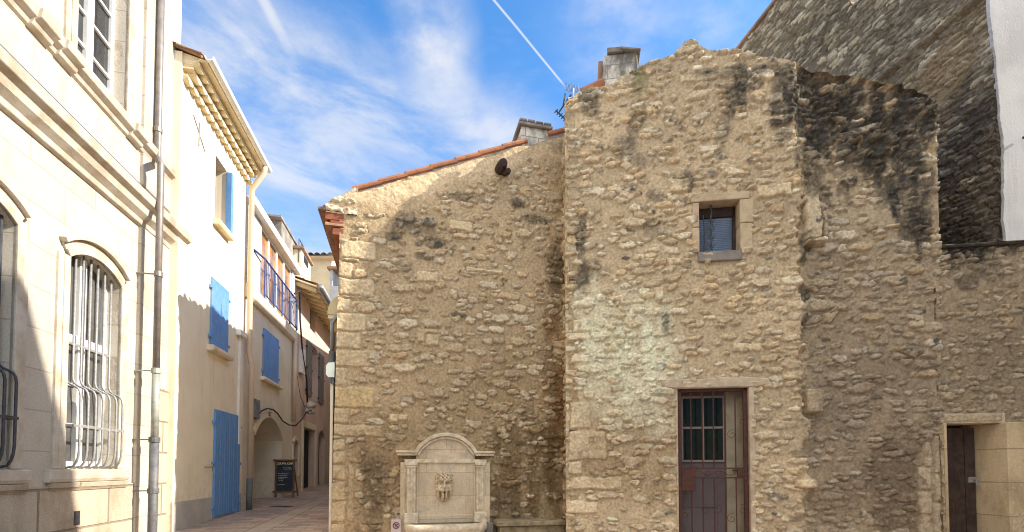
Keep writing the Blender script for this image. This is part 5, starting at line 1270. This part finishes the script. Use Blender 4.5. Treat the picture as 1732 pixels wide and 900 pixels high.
MB().box(g0x + 0.04, g0x + 0.24, gd - .03, gd + .03, zm0 - .20, zm1 + 0.03).build('lock_box', M['rust'], go, 0.006)
MB().box(F2.u(1247, 800, gd), g1x - 0.04, gd - .02, gd + .02, zm0 + .012, zm1 - .012).build('lock_box', M['rust'], go, 0.006)
# chimney, tiles along the wall head
c2, a, b, zt, d0, dep = chimney('chimney', F2, tall, 1018, 1081, 92, 150, -0.62, 0.65)
MB().face([(a + 0.10, zt + 0.002), (a + 0.09, zt + 0.095), (a + 0.34, zt + 0.085), (a + 0.36, zt + 0.002)], d0 - dep, d0 + 0.02).face([(a + 0.30, zt + 0.03), (a + 0.31, zt + 0.075), (b + 0.03, zt + 0.0), (b + 0.02, zt - 0.03)], d0 - dep, d0 + 0.04).build('chimney_cap', M['concrete_old'], c2, 0.008)
MB().box(a - 0.055, a + 0.02, d0 - dep - .1, d0 - 0.10, zt - 0.75, zt - 0.02).build('chimney_side', M['tile_old'], c2, 0.01)
u0_, z0_ = F2.uz(984, 146); u1_, z1_ = F2.uz(1020, 126)
u2_, z2_ = F2.uz(1082, 117); u3_, z3_ = F2.uz(1148, 93)
for pa_, pb_, r_ in (((u0_, -0.16, z0_ + 0.02), (u1_ + 0.02, -0.16, z1_ + 0.01), 0.07), ((u0_ - 0.03, -0.36, z0_), (u1_, -0.36, z1_), 0.07), ((u2_, -0.18, z2_ - 0.03), ((u2_ + u3_) / 2, -0.18, (z2_ + z3_) / 2), 0.06), (((u2_ + u3_) / 2, -0.18, (z2_ + z3_) / 2 - .015), (u3_, -0.18, z3_ + 0.01), 0.06),
                    ((F2.u(1250, 90), -0.2, F2.z(1250, 96)), (F2.u(1300, 100), -0.23, F2.z(1300, 99)), 0.07), ((F2.u(1298, 90), -0.2, F2.z(1298, 100)), (F2.u(1345, 100), -0.25, F2.z(1345, 104)), 0.07)):
    MB().tube([pa_, pb_], r_, 10, taper=[1, .88]).build('ridge_tile', M['tile'], tall)
MB().prof([(-0.12, z0_ - 0.12), (-0.12, z0_ - 0.02), (-0.4, z0_ - 0.02), (-0.4, z0_ - 0.12)], u0_ + 0.05, u1_).build('fascia', M['white_metal'], tall)
ro = corrugated('roof', M['tile_old'], tall, 0.05, F2.u(1165, 80), lambda x: F2.z(984, 152) - 0.46 + 0.27 * x, 0.62, 4.8)

# TV aerial behind the corner of the taller house
FA = Fr(0.60, 8.4, 1, 0.0)
A = lambda px, py, d=0.0: (FA.uz(px, py, d)[0] , d, FA.uz(px, py, d)[1])
an = empty('tv_antenna', FA, 'tv aerial with grid reflector and toothed boom on the roof corner', 'antenna')
MB().tube([A(970, 225), A(970, 150)], 0.018, 8).build('mast', M['alu'], an)
rf = MB()
for k in range(7): rf.tube([A(954 + 1.0 * k * .35, 141 + 2.0 * k), A(978 + .35 * k, 146 + 2.0 * k)], 0.003, 5)
for k in range(6): rf.tube([A(954 + 4.8 * k, 140.5 + 1.0 * k, .01), A(957 + 4.6 * k, 153 + 1.0 * k, .01)], 0.003, 5)
rf.build('reflector', M['zinc'], an)
bm_ = MB(); bm_.tube([A(966, 160), A(946, 189)], 0.014, 6).tube([A(956, 158), A(952.5, 178)], 0.014, 6)
bm_.tube([A(940, 187, .02), A(961, 206, .02)], 0.014, 6)
for k in range(6):
    x, y = 941 + 3.8 * k, 188 + 3.4 * k; bm_.tube([A(x + 2.5, y - 3, .02), A(x - 3, y + 2.6, .02)], 0.010, 5)
bm_.build('boom', M['iron_dark'], an)

# ================================================================== courtyard wall with the old door
F4 = F2
court = empty('courtyard_wall', F2, 'lower rubble courtyard wall at right with deep stone doorway', 'wall')
c0 = uE - 0.07; c1_ = F2.u(1732, 500) + 2.2
zc_ = F2.z(1660, 407)
od = (F2.u(1607, 800), F2.u(1713, 800), -0.3, F2.z(1660, 714))
s4 = lambda x, y, rx, ry, s, c_=DARKSTAIN: (*F2.uz(x, y), rx / 118, ry / 118, s, c_)
bl4 = [q(F2, 1606, 1712, 697, 714, 1.0, .03), q(F2, 1713, 1760, 716, 790, .95, .03), q(F2, 1713, 1770, 795, 850, .98, .03), q(F2, 1713, 1765, 853, 910, .95, .03)]
rubble('wall', F2, court, c0, c1_, -0.2, [(c0, zc_ + .02), (c1_, zc_)], seed=21.0, cw=0.20, ch=0.092, absent=0.30, prot=0.029, holes=[od], blocks=bl4,
       stains=[s4(1665, 410, 140, 22, .95), s4(1690, 440, 60, 30, .5), s4(1630, 425, 40, 30, .6), s4(1650, 470, 20, 16, .6), s4(1700, 600, 100, 100, .2, (.24, .19, .135))], dark=lambda a, b: 0.07 + 0 * a,
       base=lambda Uu, Zz: -0.155 + 0.06 * sstep(2.2, 1.9, Zz), mortar=(0.345, 0.27, 0.185), tone=0.80, thick=0.6)
MB().box(c0, c1_, -0.7, -0.10, zc_ - 0.02, zc_ + 0.025).build('coping', M['moss_dark'], court, 0.015)
ou0, ou1, _, ozt = od
jm = MB().box(ou0 - 0.006, ou0 + 0.03, -0.62, -0.07, 0, ozt)
jm.add([(ou1 + 0.003, 0.06, 0), (ou1 + 0.003, 0.06, ozt), (ou1 - 0.16, 0.62, ozt), (ou1 - 0.16, 0.62, 0), (ou1 + 0.3, 0.06, 0), (ou1 + 0.3, 0.06, ozt), (ou1 + 0.3, 0.62, ozt), (ou1 + 0.3, 0.62, 0)],
       [(0, 1, 2, 3), (4, 7, 6, 5), (0, 4, 5, 1), (3, 2, 6, 7), (1, 5, 6, 2), (0, 3, 7, 4)])
jm.build('door_reveal', ashlar('door reveal limestone', (0.62, 0.485, 0.30), (0.36, 0.27, 0.16), (0.36, 0.27, 0.16), 0.9, 0.47, 0.008, 0.92, 0.9, 0.95, 0.1, 0.4, 0.7), court, 0.012)
MB().box(ou0 - 0.02, ou1 + 0.05, -0.62, -0.14, ozt - 0.004, ozt + 0.14).build('door_lintel', M['mortar'], court, 0.01)
ol = MB()
lw = 0.62
for k in range(4): ol.box(lw / 4 * k + .003, lw / 4 * (k + 1) - .003, 0, 0.045 + .004 * (k % 2), 0.12, ozt - 0.05)
do = ol.build('door', M['old_wood'], court, 0.004); do.location = (ou0 + 0.02, 0.40, 0); do.rotation_euler = (0, 0, math.radians(8))
MB().box(lw - 0.12, lw + 0.03, 0.045, 0.06, 1.30, 1.38).tube([(lw - .05, .05, 1.34), (lw - .05, .11, 1.34), (lw - .05, .11, 1.26)], 0.012, 6).build('latch', M['iron_grey'], do)
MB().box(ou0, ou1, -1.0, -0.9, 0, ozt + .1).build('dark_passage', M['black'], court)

# ================================================================== tall dark side wall rising behind
yS = 7.0; xS = (1690 - 866) / F * yS; kS = -0.22
Ls = 6.3
far = (xS - kS * -1 * 0 + kS * Ls, yS + Ls)
FSd = Fr(far[0], far[1], -kS, -1.0)
side = empty('gable_house', FSd, 'tall blackened rubble side wall of the house rising behind at right', 'house')
LS = math.hypot(Ls * kS, Ls)
zS = FSd.z(1320, 0); ustep = FSd.u(1380, 0)
ss = lambda x, y, rx, ry, s, c_=DARKSTAIN: (*FSd.uz(x, y), rx, ry, s, c_)
PALD = np.array([(0.30, 0.25, 0.185), (0.44, 0.385, 0.29), (0.20, 0.17, 0.13), (0.56, 0.50, 0.39), (0.25, 0.22, 0.175)])
zl = FSd.z(1650, 12); ul0, ul1 = FSd.u(1478, 126), FSd.u(1652, 10)
def baseS(Uu, Zz): return 0.05 * sstep(zl - 0.02, zl + 0.03, Zz) + 0.05 * np.exp(-((Zz - zl - 0.06) / 0.05) ** 2)
rubble('wall', FSd, side, 0.0, LS + 0.10, zc_ - 0.03, [(0, zS), (ustep, zS), (ustep + 0.3, zS - 0.5), (ustep + 0.9, 10.60), (LS + 0.4, 10.54)], step=0.015, seed=31.0, cw=0.26, ch=0.072, absent=0.04, prot=0.030, gapk=0.45, base=baseS, pal=PALD,
       mortar=(0.17, 0.14, 0.105), dark=lambda a, b: 0.4 + 0 * a, big=0.04, tone=0.85,
       stains=[ss(1650, 330, 1.0, 1.6, .72, (.06, .051, .044)), ss(1620, 200, .7, .9, .6, (.06, .05, .042)), ss(1560, 170, .7, .7, .55, (.24, .17, .10)), ss(1600, 120, .4, .5, .6, (.30, .21, .12)), ss(1640, 60, .5, .6, .5, (.26, .19, .12)), ss(1400, 40, 1.2, .8, .4, (.07, .06, .05)), ss(1500, 60, 1.0, .6, .35, (.09, .075, .06)), ss(1660, 395, 1.2, .5, .75, (.06, .05, .043))])
MB().box(-0.2, LS, -2.4, -0.5, 0, 10.42).build('masonry_core', M['dark_core'], side)
rs2 = MB().box(-0.2, ustep + .2, -3.5, 0.12, zS, zS + 0.07); rs2.build('roof_edge', M['tile_old'], side)

# white plastered house end, far right
FW = Fr(xS + 0.02, yS - 0.13, math.cos(math.radians(5)), math.sin(math.radians(5)))
wh = empty('white_house', FW, 'white plastered house end cut by the right edge of the photo', 'house')
nz_ = 140; lo_, hi_ = [], []
outl = []
for i in range(nz_ + 1):
    py = -260 + (425 + 260) * i / nz_
    xx_ = np.interp(py, [-260, 0, 60, 130, 240, 425], [1664, 1672, 1679, 1687, 1696, 1700]) + 4 * (float(fbm(np.array([py * 0.03]), np.array([0.3]), 4.0, 4)[0]) - 0.5) * 2 + random.uniform(-.5, .5)
    outl.append(FW.uz(xx_, py))
outl = outl[::-1]
MB().face([(4.0, outl[0][1] - 0.05)] + [(4.0, outl[-1][1])] + outl[::-1], -0.05, 0.0).build('wall', M['white_plaster'], wh)
MB().box(0.25, 4, -3.5, -0.31, 0, 10.2).build('masonry_core', M['dark_core'], wh)
bx_ = FW.u(1728, 240)
bal = MB().tube([(bx_, 0.02, FW.z(1729, 235)), (bx_, 0.5, FW.z(1729, 235)), (bx_ + 2, 0.5, FW.z(1729, 235))], 0.02, 6)
for k in range(12): bal.tube([(bx_ + 0.15 * k, 0.5, FW.z(1729, 235)), (bx_ + 0.15 * k, 0.5, FW.z(1729, 380))], 0.010, 5)
bal.build('balcony_railing', M['iron_dark'], wh)

# ================================================================== house across the square, out of frame to the right, whose shadow falls on the townhouse
FN = Fr(7.6, 4.45, 0.0, -1.0)
nb_ = empty('square_house', FN, 'cream plaster house across the square beyond the right edge of the photo', 'house')
zn = 11.2
outn = [(0, 0), (0, zn - 1.9), (0.35, zn - 0.35), (0.6, zn), (9, zn), (9, 0)]
MB().face([(-0.75, 0), (-0.55, zn - 3.0), (-0.2, zn - 1.6), (0.3, zn - 0.3), (0.7, zn), (10, zn), (10, 0)], -6, 0.0).build('wall', M['cream2'], nb_)
for k in range(3):
    for z_ in (1.4, 4.6, 7.6): shutter('shutter', nb_, 1.2 + 2.6 * k, 2.3 + 2.6 * k, z_, z_ + 1.8, mat='grey_wood', hmat='iron_dark')
